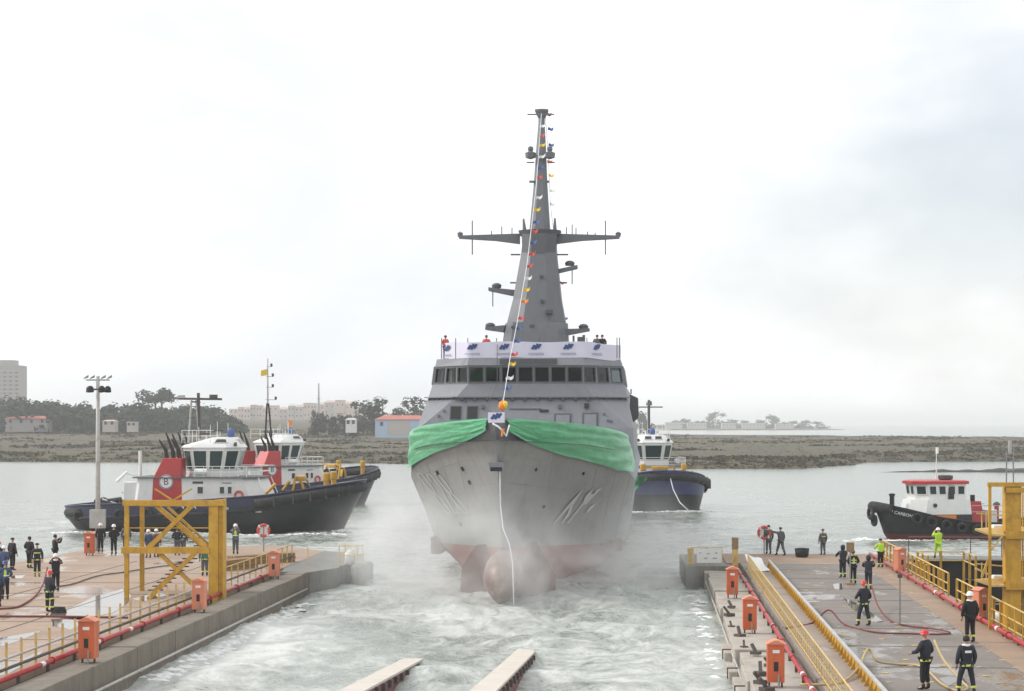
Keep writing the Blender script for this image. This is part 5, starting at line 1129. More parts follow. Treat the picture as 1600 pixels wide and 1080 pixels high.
    for b in bands:
        if b == 'calf':
            for t_ in 'lr':
                h_, k_, a_ = J[t_]; ringband(a_ * .62 + k_ * .38, k_ - a_, .098, .06)
        elif b == 'knee':
            for t_ in 'lr':
                h_, k_, a_ = J[t_]; ringband(k_ * .75 + h_ * .25, h_ - k_, .112, .06)
        elif b == 'hem': MB().loft([[(.20 * math.cos(a), .166 * math.sin(a), zz) for a in [2 * math.pi * i / 16 for i in range(16)]] for zz in (.86, .92)], caps=False).build('reflective_band', 'hivis_band', e)
        elif b == 'chest': MB().loft([[(.205 * math.cos(a), .168 * math.sin(a) + .015, zz) for a in [2 * math.pi * i / 16 for i in range(16)]] for zz in (1.22, 1.28)], caps=False).build('reflective_band', 'hivis_band', e)
        elif b == 'cuff':
            for t_ in 'LR':
                s_, e_, w_ = J[t_]; ringband(w_ * .8 + e_ * .2, w_ - e_, .066, .05)
    if collar: MB().torus((0, .015, 1.475), .095, .035, 'z', 14, 6).build('collar', collar, e, smooth=True)
    if backprint: MB().box(-.10, .10, -.150, -.145, 1.26, 1.33).build('back_print', 'helmet_white', e)
    return e
PI = math.pi
# left pier
person(8, 937, 'worker in lime vest and blue cap at the left picture edge', .3, 1.76, 'hands', 'stand', 'cloth_blue', 'cloth_black', 'helmet_blue', (), 'hivis')
person(-4, 948, 'person in dark trousers cut off by the left picture edge', .0, 1.76, 'stand', 'stand', 'cloth_blue', 'cloth_navy', 'helmet_blue')
person(6, 906, 'worker in white helmet behind the lime vested worker', -.3, 1.75, 'hands', 'stand', 'cloth_blue', 'cloth_navy', 'helmet_white')
person(-2, 898, 'red helmeted worker at the left picture edge behind the white helmet', .2, 1.75, 'stand', 'stand', 'cloth_navy', 'cloth_navy', 'helmet_red')
person(19, 891, 'person in black with dark green cap beside the red helmeted worker', -.6, 1.80, 'stand', 'stand', 'cloth_black', 'cloth_black', 'cap')
person(46, 888, 'dark clad fireman with bare head left of the striped fireman', -.4, 1.78, 'hands', 'stand', 'cloth_black', 'cloth_black', 'hair', ('calf',))
person(58, 901, 'fireman with bright yellow bands at waist and knees on the left pier', PI + .3, 1.78, 'stand', 'stand', 'cloth_navy', 'cloth_navy', 'cap', ('chest', 'calf', 'hem'))
person(86, 884, 'person in black raising a camera beyond the white helmeted man', -.9, 1.78, 'phone', 'stand', 'cloth_black', 'cloth_black', 'hair')
person(87, 924, 'man in white helmet and dark coat behind the red helmeted fireman', .2, 1.8, 'phone', 'stand', 'cloth_black', 'cloth_black', 'helmet_white', (), None, DK, None, 'white_cloth')
person(77, 957, 'red helmeted fireman with striped trousers holding a hose on the left pier', -.5, 1.78, 'hose', 'wide', 'cloth_navy', 'cloth_navy', 'helmet_red', ('hem', 'calf', 'knee'))
person(157, 863, 'dark suited man in white helmet next to the lamp mast cabinet', .2, 1.80, 'stand', 'stand', 'cloth_black', 'cloth_black', 'helmet_white')
person(178, 867, 'dark suited man in white helmet carrying a bag left of the yellow tower', .5, 1.85, 'hands', 'stand', 'cloth_black', 'cloth_black', 'helmet_white')
person(197, 863, 'man in lime banded coat half hidden by the tower post', .2, 1.82, 'stand', 'stand', 'cloth_grey', 'cloth_navy', 'helmet_white', (), 'hivis')
person(232, 872, 'white helmeted worker seen through the left side of the yellow tower', .6, 1.70, 'hands', 'stand', 'cloth_blue', 'cloth_blue', 'helmet_white')
person(244, 871, 'worker in dark red top behind the tower brace', -.2, 1.70, 'stand', 'stand', 'boot_red', 'cloth_grey', 'helmet_white')
person(277, 868, 'green helmeted worker in dark jacket seen through the middle of the yellow tower', .2, 1.74, 'hands', 'stand', 'cloth_navy', 'cloth_grey', 'cap', (), None, DK)
person(286, 866, 'worker in orange vest seen through the yellow tower', -.4, 1.72, 'stand', 'stand', 'cloth_grey', 'cloth_grey', 'helmet_white', (), 'hivis_orange')
person(320, 900, 'person in green banded trousers standing behind the tower column', .3, 1.78, 'stand', 'stand', 'cloth_green', 'cloth_grey', 'helmet_white', ('calf', 'hem'))
person(368, 866, 'white helmeted worker in lime vest filming right of the yellow tower', .1, 1.85, 'phone', 'stand', 'cloth_grey', 'cloth_grey', 'helmet_white', (), 'hivis')
# right pier
person(1201, 866, 'grey clad person beside the life ring at the pier end', .2, 1.80, 'stand', 'stand', 'cloth_grey', 'cloth_grey', 'hair')
person(1220, 868, 'grey clad person raising an arm toward the warship', .5, 1.74, 'point', 'walk', 'cloth_grey', 'cloth_grey', 'cap')
person(1286, 867, 'small person with pale vest alone at the far end of the grey pier', .3, 1.60, 'stand', 'stand', 'cloth_grey', 'cloth_grey', 'cap', ('chest',))
person(1317, 903, 'man in dark jacket leaning left of the lime vested one', .35, 1.72, 'lean', 'stand', 'cloth_navy', 'cloth_navy', 'hood', ('calf',))
person(1333, 913, 'man in lime vest between two dark jackets on the grey pier', .2, 1.72, 'hands', 'stand', 'cloth_black', 'cloth_black', 'hair', ('chest', 'calf'), 'hivis')
person(1357, 921, 'man in dark jacket right of the lime vested one', -.2, 1.66, 'lean', 'stand', 'cloth_navy', 'cloth_navy', 'hood', ('calf',))
person(1376, 887, 'worker in bright lime jacket by the dock side railing', .3, 1.64, 'lean', 'stand', 'hivis', 'cloth_black', 'cap', ('calf',))
person(0, 0, 'worker in full lime suit filming from the dock gate', .1, 1.85, 'phone', 'walk', 'hivis', 'hivis', 'helmet_white', (), None, 1.1, (gnd(1466, 873, 1.1) ))
person(1350, 978, 'red helmeted fireman mid deck trailing a dark red hose', .5, 1.78, 'hose', 'wide', 'cloth_navy', 'cloth_navy', 'helmet_red', ('calf', 'hem', 'cuff'))
person(1516, 1004, 'white helmeted man in long dark coat beside the salmon cabinet', .2, 1.86, 'stand', 'stand', 'cloth_black', 'cloth_black', 'helmet_white', ('calf',), None, DK, None, 'white_cloth')
person(1510, 1086, 'bare headed fireman with white collar and lettered back near the picture bottom', .15, 1.78, 'stand', 'wide', 'cloth_navy', 'cloth_navy', 'hair', ('hem', 'calf'), None, DK, None, 'white_cloth', False, True)
person(1446, 1078, 'red helmeted fireman with yellow hose near the picture bottom', .8, 1.80, 'hose', 'stand', 'cloth_navy', 'cloth_black', 'helmet_red', ('hem',))
# ship roof
def roofp(px, label, **k_):
    q = px2ship(px, 540, 25.8); w_ = W2(q.x + SHIP_T, q.y + SHIP_A, 13.5); person(0, 0, label, k_.pop('face', PI), 1.52, k_.pop('arms', 'hands'), 'stand', pos=w_, **k_)
roofp(696, 'person in red jacket at the banner end on the warship bridge roof', jacket='red_cloth', hat='hair', face=PI + .6)
roofp(760, 'person in orange red jacket standing behind the banner beside the warship mast', jacket='red_cloth', hat='hair')
roofp(933, 'dark clad person looking over the banner, left of the pair', jacket='cloth_grey', hat='hair')
roofp(941, 'dark clad person looking over the banner, right of the pair', jacket='cloth_black', hat='hair')
# ================================================================== tugs (local x = forward, y = port, z = up)
def dark_gloss(name, col):
    m = bpy.data.materials.new(name); m.use_nodes = True; b = m.node_tree.nodes['Principled BSDF']; b.inputs['Base Color'].default_value = col + (1,); b.inputs['Roughness'].default_value = .08; MATS[name] = m
dark_gloss('pane_green', (.018, .045, .042)); dark_gloss('pane_dark', (.02, .024, .028))
def wall_panel(par, pts, name, mat, frame='white_paint', t=.025, fw=.07):
    """a window set on a wall: frame bars standing proud with a pane between them"""
    P_ = [Vector(p) for p in pts]; n = (P_[1] - P_[0]).cross(P_[2] - P_[0]).normalized(); c = sum(P_, Vector()) / len(P_)
    if n.dot(Vector((c.x, c.y, 0)) - Vector((0, 0, 0))) < 0: n = -n
    f_ = MB()
    for a, b in zip(P_, P_[1:] + P_[:1]): f_.bar(a + n * .02, b + n * .02, fw, fw)
    fo = f_.build(name, frame, par); MB().prism([p + n * .004 for p in P_], n * t * .5).build('pane', mat, fo); return fo
def tug(loc, rz, label, mast='short', top='navy_paint', word='', funnels=True, emb=True, lean=0.0):
    T = empty('tugboat', loc, rz, label, 'tugboat'); T.rotation_euler = (lean, 0, rz)
    def b_(u, B, p=3.0, q=.52): return B * max(0, 1 - abs(2 * u - 1) ** p) ** q
    def zs(u): return np.interp(u, [0, .1, .3, .5, .7, .85, 1], [2.0, 2.25, 2.5, 2.75, 3.15, 3.75, 4.35])
    rows = {'keel': (-10.5, 10.2, 3.4, -1.5), 'wl': (-12.3, 11.4, 5.0, 0), 'low': (-13.0, 12.3, 5.3, 'l'), 'band': (-13.3, 13.1, 5.5, 'b'), 'sheer': (-13.3, 13.4, 5.5, 's')}
    N_ = 44
    def pt(k, i, side, out_=0.0):
        x0, x1, B, z = rows[k]; u = (1 - math.cos(math.pi * i / N_)) / 2; z = z if not isinstance(z, str) else {'l': zs(u) * .42, 'b': zs(u) - 1.0, 's': zs(u)}[z]
        return Vector((x0 + (x1 - x0) * u, side * (b_(u, B) + out_), z))
    def skin_(ks, name, mat):
        mb = MB()
        for side in (-1, 1):
            rr = [[pt(k, i, side) for i in range(N_ + 1)] for k in ks]; mb.loft(rr if side < 0 else [r[::-1] for r in rr], closed=False)
        return mb.build(name, mat, T, smooth=True)
    skin_(('keel', 'wl', 'low', 'band') if top != 'blue_paint' else ('keel', 'wl', 'low'), 'hull', 'hull_black'); skin_(('band', 'sheer') if top != 'blue_paint' else ('low', 'band', 'sheer'), 'bulwark', top)
    MB().loft([[pt('sheer', i, -1) - Vector((0, 0, .95)), pt('sheer', i, 1) - Vector((0, 0, .95))] for i in range(1, N_)], closed=False).build('main_deck', 'deck_grey', T)
    for side in (-1, 1): MB().tube([pt('sheer', i, side, .0) for i in range(0, N_ + 1)], .09, 6).build('bulwark_rail', top, T, smooth=True)
    ua = [i for i in range(N_ + 1) if i >= 27]
    MB().tube([pt('band', i, -1, .18) + Vector((0, 0, .35)) for i in ua] + [pt('band', i, 1, .18) + Vector((0, 0, .35)) for i in reversed(ua[:-1])], .42, 10).build('bow_fender', 'rubber', T, smooth=True)
    MB().tube([pt('low', i, -1, .1) + Vector((0, 0, .6)) for i in reversed(range(0, 9))] + [pt('low', i, 1, .1) + Vector((0, 0, .6)) for i in range(1, 9)], .40, 10).build('stern_fender', 'rubber', T, smooth=True)
    for side in (-1, 1): MB().tube([pt('band', i, side, .1) + Vector((0, 0, -.15)) for i in range(7, 30)], .16, 8).build('side_fender', 'rubber', T, smooth=True)
    for i in range(29, 42, 2):
        for side in (-1, 1): p = pt('band', i, side, .52); MB().box(p.x - .06, p.x + .06, p.y - .1, p.y + .1, p.z - .1, p.z + .8).build('fender_lashing', 'dark_steel', T)
    # deckhouse
    def plan(x0, x1, hw, cf, ca, z): return [(x0, -hw + ca, z), (x0 + ca, -hw, z), (x1 - cf, -hw, z), (x1, -hw + cf * .9, z), (x1, hw - cf * .9, z), (x1 - cf, hw, z), (x0 + ca, hw, z), (x0, hw - ca, z)]
    dh = MB().loft([plan(-6.6, 5.6, 3.3, 1.3, .3, 1.5), plan(-6.2, 4.3, 3.2, 1.3, .3, 4.55)]).build('deckhouse', 'white_paint', T)
    MB().loft([plan(-6.6, 4.6, 3.5, 1.5, .2, 4.553), plan(-6.6, 4.6, 3.5, 1.5, .2, 4.65)]).build('bridge_deck', 'deck_grey', T)
    for side in (-1, 1):
        y = side * 3.24
        for x0, x1 in ((-.9, -.35), (1.05, 1.5), (1.75, 2.15)): wall_panel(dh, [(x0, y * 1.005, 3.2), (x1, y * 1.005, 3.2), (x1, y * 1.0, 3.85), (x0, y * 1.0, 3.85)], 'window', 'pane_dark')
        MB().torus((2.75, side * 3.33, 3.1), .34, .085, 'y').build('lifebuoy', 'red_cloth', dh, smooth=True)
        MB().box(-1.3, -.4, y - .05, y + .05, 4.1, 4.28).build('vent_grille', 'dark_steel', dh)
        MB().box(1.3, 2.1, y - .03, y + .03, 4.1, 4.2).build('name_strip', 'logo_grey', dh)
        me = MB().tube([(0, 0, 0), (0, 0, .95)], .03, 6).mesh('rail_post', 'white_paint')
        for x in np.arange(-1.8, 4.2, .75): inst('rail_post', me, T, (x, side * 3.42, 4.65))
        for z in (5.1, 5.58): MB().tube([(-1.8, side * 3.42, z), (3.2, side * 3.42, z), (4.5, side * 2.0, z)], .03, 6).build('deck_rail', 'white_paint', T)
    for z in (5.1, 5.58): MB().tube([(4.5, -2.0, z), (4.5, 2.0, z)], .03, 6).build('deck_rail', 'white_paint', T)
    # wheelhouse: narrow below, windows raked outward, peaked roof forward
    wh = MB().loft([plan(-2.4, 2.0, 1.9, 1.0, .8, 4.655), plan(-2.3, 2.0, 1.9, 1.0, .8, 5.2), plan(-2.55, 2.5, 2.25, 1.15, .9, 7.05), plan(-2.55, 2.5, 2.25, 1.15, .9, 7.2)]).build('wheelhouse', 'white_paint', T)
    MB().loft([plan(-2.7, 2.65, 2.4, 1.2, .9, 7.203), plan(-2.5, 2.5, 2.25, 1.1, .9, 7.4), plan(.0, 1.9, 1.35, .7, .5, 8.1)]).build('wheelhouse_roof', 'white_paint', T)
    A_ = plan(-2.3, 2.0, 1.9, 1.0, .8, 5.2); B_ = plan(-2.55, 2.5, 2.25, 1.15, .9, 7.05)
    for k in range(8):
        a0, a1, c0, c1 = Vector(A_[k]), Vector(A_[(k + 1) % 8]), Vector(B_[k]), Vector(B_[(k + 1) % 8]); L_ = (a1 - a0).length; n_ = 2 if k in (1, 5) else 1
        for i in range(n_):
            u0, u1 = (i + .09) / n_, (i + .91) / n_; q = [a0.lerp(a1, u0), a0.lerp(a1, u1), c0.lerp(c1, u1), c0.lerp(c1, u0)]
            lo0, lo1, hi1, hi0 = q[0].lerp(q[3], .06), q[1].lerp(q[2], .06), q[2].lerp(q[1], .06), q[3].lerp(q[0], .06)
            wall_panel(wh, [lo0, lo1, hi1, hi0], 'window', 'pane_green', 'white_paint')
    for x, y0 in ((1.6, -1.0), (1.6, .15)): wall_panel(wh, [(2.38, y0, 7.56), (2.38, y0 + .85, 7.56), (2.08, y0 + .8, 7.92), (2.08, y0 + .05, 7.92)], 'roof_window', 'pane_dark')
    for side in (-1, 1): wall_panel(wh, [(.3, side * 2.02, 7.6), (1.5, side * 2.02, 7.6), (1.3, side * 1.62, 7.93), (.5, side * 1.62, 7.93)], 'roof_window', 'pane_dark')
    # funnels and exhausts
    for side in (-1, 1):
        if not funnels: continue
        y = side * 2.35; rg = lambda x0, x1, hy, z: [(x0, y - hy, z), (x1, y - hy, z), (x1, y + hy, z), (x0, y + hy, z)]
        f_ = MB().loft([rg(-4.9, -2.2, .95, 2.0), rg(-4.75, -2.3, .95, 4.6), rg(-3.9, -2.3, .85, 6.3)]).build('funnel', 'tug_red', T, bevel=.06)
        MB().box(-4.6, -3.0, y + side * .92, y + side * 1.0, 5.0, 5.9).build('funnel_grille', 'tug_red', f_) if False else None
        for k, (x, l) in enumerate(((-3.75, 1.6), (-3.15, 2.2), (-2.6, 2.1))): MB().tube([(x, y, 6.1), (x - .12, y, 7.0), (x - .7, y, 6.3 + l)], [.2, .17, .06], 8).build('exhaust_pipe', 'soot_black', f_)
        ds = MB().lathe([(.01, 0), (.62, 0), (.62, .05), (.01, .051)], 24, axis='y').build('emblem_disc', 'white_paint', f_); ds.location = (-3.6, y + side * .96 - (.05 if side < 0 else 0), 4.25)
        if emb:
            MB().torus((-3.6, y + side * 1.0, 4.25), .56, .035, 'y', 24, 6).build('emblem_ring', 'logo_blue', f_)
            text('emblem_letter', 'B', .85, 'boot_red', f_, (-3.6, y + side * 1.02, 4.24), (R(90), 0, 0 if side < 0 else math.pi))
    # aft gear: boat, crane post, towing gear
    MB().loft([[(-8.6, 1.2 + -.5, 3.2), (-8.6, 1.7, 3.0), (-8.6, 2.2, 3.2)], [(-7.2, .5, 3.2), (-7.2, 1.7, 2.7), (-7.2, 2.9, 3.2)], [(-5.9, .9, 3.4), (-5.9, 1.7, 3.2), (-5.9, 2.5, 3.4)]], closed=True).build('work_boat', 'white_cloth', T)
    MB().tube([(-6.4, -1.2, 1.6), (-6.4, -1.2, 6.9)], .16, 8).build('crane_post', 'white_paint', T); MB().tube([(-6.4, -1.2, 4.6), (-7.6, -1.4, 5.0), (-8.4, -1.5, 4.2)], .14, 7).build('crane_jib', 'white_paint', T)
    MB().box(-7.6, -6.0, -2.4, -.6, 2.6, 4.2).build('aft_locker', 'white_paint', T, bevel=.08); MB().tube([(-9.0, -2.0, 1.6), (-9.0, -2.0, 2.6), (-9.0, 2.0, 2.6), (-9.0, 2.0, 1.6)], .14, 8).build('tow_arch', 'dark_steel', T)
    MB().lathe([(.6, -1.2), (.6, -1.0), (.35, -1.0), (.35, 1.0), (.6, 1.0), (.6, 1.2)], 14, (8.2, 0, 3.6)).build('winch_drum', 'dark_steel', T) if False else MB().add(*(lambda m_: (m_.v, m_.f))(MB().lathe([(.7, -1.3), (.7, -1.1), (.4, -1.1), (.4, 1.1), (.7, 1.1), (.7, 1.3)], 14, axis='y'))).build('winch_drum', 'dark_steel', T).__setattr__('location', (7.6, 0, 3.4))
    fr_ = MB()
    for p0, p1 in (((7.0, -1.6, 2.6), (7.4, -1.6, 4.6)), ((7.0, 1.6, 2.6), (7.4, 1.6, 4.6)), ((7.4, -1.6, 4.6), (7.4, 1.6, 4.6)), ((8.4, -1.6, 2.6), (7.9, -1.6, 4.3)), ((8.4, 1.6, 2.6), (7.9, 1.6, 4.3))): fr_.bar(p0, p1, .18)
    fr_.build('winch_frame', 'yellow_paint', T); MB().box(7.2, 8.0, -.9, .9, 4.25, 4.7).build('winch_cover', 'yellow_paint', T, bevel=.1)
    for side in (-1, 1): MB().lathe([(.24, 2.9), (.24, 4.3), (.30, 4.35), (.30, 4.95), (.2, 5.05)], 12, (10.2, side * 2.2, 0)).build('bollard', 'yellow_paint', T); MB().bar((5.3, side * 4.3, 3.3), (6.0, side * 3.6, 4.1), .25, .2).build('gear_davit', 'yellow_paint', T)
    # mast
    if mast == 'tall':
        for s_ in (-1, 1): MB().tube([(-1.6 + s_ * .45, 0, 7.6), (-1.7 + s_ * .1, 0, 11.6)], .10, 7).build('mast_leg', 'soot_black', T)
        for z in (8.6, 9.6, 10.6): MB().bar((-2.0, 0, z), (-1.3, 0, z), .06).build('mast_rung', 'soot_black', T)
        MB().tube([(-1.7, 0, 11.5), (-1.7, 0, 16.6)], [.11, .05], 7).build('mast_pole', 'grey_pipe', T)
        for z, l in ((12.0, 1.1), (13.4, .7), (14.6, .7), (15.7, .5)): MB().tube([(-1.7 - l * .3, 0, z), (-1.7 + l, 0, z)], .04, 6).build('mast_arm', 'grey_pipe', T); MB().lathe([(.12, 0), (.14, .3), (.05, .38)], 8, (-1.7 + l, 0, z)).build('mast_lamp', 'dark_steel', T)
        MB().prism([(-2.65, 0, 14.6), (-1.75, 0, 14.75), (-1.75, 0, 15.45), (-2.65, 0, 15.25)], (0, .02, 0)).build('flag', 'yellow_cloth', T); MB().prism([(1.1, 0, 9.0), (1.9, .2, 9.2), (1.8, .2, 9.75), (1.1, 0, 9.6)], (0, .02, 0)).build('flag', 'orange_cloth', T)
        MB().tube([(1.1, 0, 8.0), (1.1, 0, 9.7)], .03, 6).build('flag_staff', 'white_paint', T)
    else:
        for s_ in (-1, 1): MB().tube([(-1.9 + s_ * .5, 0, 7.6), (-1.9 + s_ * .2, 0, 11.5)], .09, 7).build('mast_leg', 'grey_pipe', T)
        MB().tube([(-1.4, 0, 8), (-1.5, 0, 12.0)], .14, 7).build('mast_pole', 'dark_steel', T)
        for z in (8.8, 9.8, 10.8): MB().bar((-2.5, 0, z), (-1.3, 0, z), .06).build('mast_rung', 'dark_steel', T)
        MB().tube([(-3.3, 0, 11.5), (.6, 0, 11.45)], .1, 7).build('mast_arm', 'dark_steel', T); MB().tube([(-1.7, -1.6, 11.2), (-1.7, 1.6, 11.2)], .07, 7).build('mast_arm', 'dark_steel', T)
        MB().box(-.5, .2, -.1, .1, 11.55, 11.85).build('radar', 'dark_steel', T); MB().box(-3.3, -2.7, -.1, .1, 11.55, 11.8).build('mast_lamp', 'grey_pipe', T)
    for x, y, h_ in ((-.6, .8, 1.3), (.4, -1.0, 1.6), (1.2, .6, 1.0), (-1.2, -1.2, 1.1), (.9, 1.2, 1.4)): MB().tube([(x, y, 7.7), (x, y, 7.9 + h_)], .03, 5).build('aerial', 'white_paint', T)
    for z in (8.2, 8.7): MB().tube([(-2.5, -2.1, z), (.0, -2.1, z), (.0, 2.1, z), (-2.5, 2.1, z)], .03, 6).build('roof_rail', 'white_paint', T)
    for x, y in ((-2.5, -2.1), (-1.2, -2.1), (0, -2.1), (0, 2.1), (-1.2, 2.1), (-2.5, 2.1)): MB().tube([(x, y, 7.6), (x, y, 8.72)], .03, 6).build('roof_post', 'white_paint', T)
    MB().lathe([(.2, 0), (.32, .15), (.34, .5), (.2, .75), (.02, .82)], 12, (1.4, 0, 8.05)).build('radome', 'blue_cloth', T, smooth=True)
    for x, y, h_, l in ((-1.0, .9, .7, .9), (.3, -.6, 1.0, 1.1)): MB().tube([(x, y, 7.4), (x, y, 7.6 + h_)], .06, 6).build('scanner_post', 'white_paint', T); MB().box(x - l / 2, x + l / 2, y - .07, y + .07, 7.6 + h_, 7.75 + h_).build('radar_scanner', 'dark_steel', T)
    for y in (-1.7, 1.7): MB().lathe([(.05, 0), (.16, .02), (.18, .25), (.05, .27)], 10, (2.0, y, 7.5), 'x').build('searchlight', 'dark_steel', T)
    MB().lathe([(.45, -.9), (.45, -.8), (.3, -.8), (.3, .8), (.45, .8), (.45, .9)], 12, (-10.2, 0, 2.3), 'y').build('aft_winch', 'dark_steel', T); MB().tube([(-10.2, .3, 2.6), (-8, .6, 1.9), (-5.6, 3.6, 1.9), (-2, 4.3, 2.0)], .07, 6).build('deck_rope', 'rope_pale', T, smooth=True)
    for x, y, s_, m_ in ((-1.6, -3.9, .5, 'white_paint'), (.2, -4.0, .4, 'orange_cloth'), (-8.0, 3.2, .7, 'deck_grey'), (5.9, -2.8, .45, 'white_paint'), (6.2, 2.4, .5, 'deck_grey'), (-3.6, 4.1, .45, 'blue_cloth')): MB().box(x - s_, x + s_, y - s_ * .6, y + s_ * .6, 1.6, 2.0 + s_).build('deck_locker', m_, T, bevel=.05)
    for side in (-1, 1): MB().lathe([(.28, -.55), (.3, -.5), (.3, .5), (.28, .55)], 12, (-.6, side * 3.1, 5.1), 'x').build('liferaft', 'white_paint', T); MB().tube([(4.4, side * 3.0, 4.6), (5.4, side * 3.4, 2.0)], .05, 6).build('ladder', 'white_paint', T)
    for i in (8, 11, 14, 17, 20, 23):
        for side in (-1, 1): p = pt('band', i, side, .16); MB().torus((p.x, p.y, p.z + .1), .34, .13, 'y', 14, 7).build('tyre_fender', 'rubber', T, smooth=True)
    if word:
        for side in (-1, 1): text('hull_lettering', word, .62, 'helmet_white', T, (-1.3, side * 5.56, 2.2), (R(90), 0, 0 if side < 0 else math.pi), .01)
    for side in (-1, 1): MB().box(1.2, 2.3, side * 5.53 - .02, side * 5.53 + .02, 1.95, 2.15).build('name_plate', 'grey_pipe', T); MB().box(4.6, 5.1, side * 5.40 - .05, side * 5.40 + .05, 1.7, 2.0).build('name_plate', 'grey_pipe', T)
    return T
tA = tug((-26.2, 169.5, .05), R(-3), 'navy harbour tug with red lettered funnel and white wheelhouse, nearest one behind the yellow tower', 'short', 'navy_paint', 'IN CA')
tB = tug((-26.1, 216, 0), R(44), 'navy harbour tug with tall black and grey mast behind the nearest tug', 'tall', 'navy_paint', 'VB ACN')
tC = tug((15.6, 216, .0), R(-86.5), 'blue hulled tug seen bow on behind the warship side', 'short', 'blue_paint', '', funnels=False)
tow = tag(MB().tube([at(1045, 738, 203), at(1052, 765, 202), at(1062, 785, 201), at(1076, 798, 200)], .06, 6).build('tow_line', 'rope_pale', None, smooth=True), 'pale tow line hanging from the blue tug bow into the water', 'rope')
# ------------------------------------------------------------------ small black workboat on the right
D = empty('small_tug', (36.6, 157.2, 0), R(180 + 13), 'small black tug with white wheelhouse and red roof trim beside the dock', 'tugboat')
rowsD = {'keel': (-7.2, 6.0, 1.6, -1.2), 'wl': (-7.6, 6.3, 2.3, 0), 'boot': (-7.7, 6.6, 2.45, .45), 'mid': (-7.8, 7.1, 2.6, 'm'), 'sheer': (-7.9, 7.5, 2.7, 's')}
def zD(u): return np.interp(u, [0, .25, .5, .7, .85, 1], [1.5, 1.25, 1.35, 1.8, 2.4, 2.95])
def ptD(k, i, side, out_=0.0, N_=36):
    x0, x1, B, z = rowsD[k]; u = (1 - math.cos(math.pi * i / N_)) / 2; z = z if not isinstance(z, str) else (zD(u) * .55 + .2 if z == 'm' else zD(u)); b = B * max(0, 1 - (abs(2 * u - 1) ** (2.4 if u > .5 else 5))) ** .6
    return Vector((x0 + (x1 - x0) * u, side * (b + out_), z))
def skD(ks, nm, mat):
    mb = MB()
    for side in (-1, 1):
        rr = [[ptD(k, i, side) for i in range(37)] for k in ks]; mb.loft(rr if side < 0 else [r[::-1] for r in rr], closed=False)
    return mb.build(nm, mat, D, smooth=True)
skD(('keel', 'wl', 'boot'), 'bottom', 'boot_red'); skD(('boot', 'mid', 'sheer'), 'hull', 'hull_black')
MB().loft([[ptD('sheer', i, -1) - Vector((0, 0, .5)), ptD('sheer', i, 1) - Vector((0, 0, .5))] for i in range(1, 36)], closed=False).build('deck', 'deck_grey', D)
for side in (-1, 1): MB().tube([ptD('sheer', i, side) for i in range(37)], .09, 6).build('rub_rail', 'rubber', D, smooth=True)
MB().tube([ptD('sheer', i, -1, .1) - Vector((0, 0, .3)) for i in range(30, 37)] + [ptD('sheer', i, 1, .1) - Vector((0, 0, .3)) for i in range(35, 29, -1)], .42, 10).build('bow_fender', 'rubber', D, smooth=True)
tyre = MB().torus((0, 0, 0), .34, .14, 'y', 16, 8).mesh('tyre_fender', 'rubber')
for side in (-1, 1):
    for i in (9, 12, 15, 18, 20, 22, 24, 26): o_ = inst('tyre_fender', tyre, D, ptD('sheer', i, side, .12) - Vector((0, 0, .55))); o_.rotation_euler = (0, 0, -side * max(0, i - 20) * .06)
for k, (dz, r_) in enumerate(((-.5, .42), (-1.1, .34))): o_ = inst('tyre_fender', MB().torus((0, 0, 0), r_, .16, 'x', 16, 8).mesh('tyre_fender', 'rubber'), D, (7.75 - k * .3, 0, 2.6 + dz))
MB().lathe([(.2, 2.4), (.2, 3.5), (.26, 3.5), (.26, 3.65), (.05, 3.7)], 10, (5.9, 0, 0)).build('bow_bitt', 'hull_black', D)
pl = lambda x0, x1, hw, c, z: [(x0, -hw, z), (x1 - c, -hw, z), (x1, -hw + c, z), (x1, hw - c, z), (x1 - c, hw, z), (x0, hw, z)]
MB().loft([pl(-.2, 5.2, 1.95, 1.1, 1.3), pl(-.2, 5.0, 1.9, 1.1, 2.0)]).build('casing', 'hull_black', D); MB().loft([pl(-.2, 4.9, 1.88, 1.1, 2.003), pl(-.1, 4.6, 1.8, 1.0, 3.2)]).build('lower_house', 'white_paint', D)
MB().box(1.2, 3.4, -1.99, -1.93, 1.5, 1.95).build('orange_panel', 'orange_cloth', D); MB().box(1.2, 3.4, 1.93, 1.99, 1.5, 1.95).build('orange_panel', 'orange_cloth', D)
wD = MB().loft([pl(.2, 4.2, 1.6, .8, 3.203), pl(.2, 4.35, 1.65, .8, 4.45)]).build('wheelhouse', 'white_paint', D); MB().loft([pl(.0, 4.6, 1.8, .9, 4.453), pl(.0, 4.6, 1.8, .9, 4.68), pl(.2, 4.3, 1.6, .8, 4.75)]).build('roof', 'tug_red', D)
a0, b0 = pl(.2, 4.25, 1.62, .8, 3.62), pl(.2, 4.33, 1.64, .8, 4.3)
for k, n_ in ((0, 4), (1, 1), (2, 2), (3, 1), (4, 4), (5, 2)):
    A0, A1, C0, C1 = Vector(a0[k]), Vector(a0[(k + 1) % 6]), Vector(b0[k]), Vector(b0[(k + 1) % 6])
    for i in range(n_):
        u0, u1 = (i + .14) / n_, (i + .86) / n_; wall_panel(wD, [A0.lerp(A1, u0), A0.lerp(A1, u1), C0.lerp(C1, u1), C0.lerp(C1, u0)], 'window', 'pane_green', 'white_paint', fw=.05)
for side in (-1, 1): MB().box(1.25, 1.75, side * 1.66 - .02, side * 1.66 + .02, 3.25, 4.35).build('door', 'pane_dark', wD); MB().lathe([(.01, 0), (.17, 0), (.17, .04), (.01, .045)], 14, axis='y').build('porthole', 'pane_dark', D).location = (3.0, side * 1.88, 2.75)
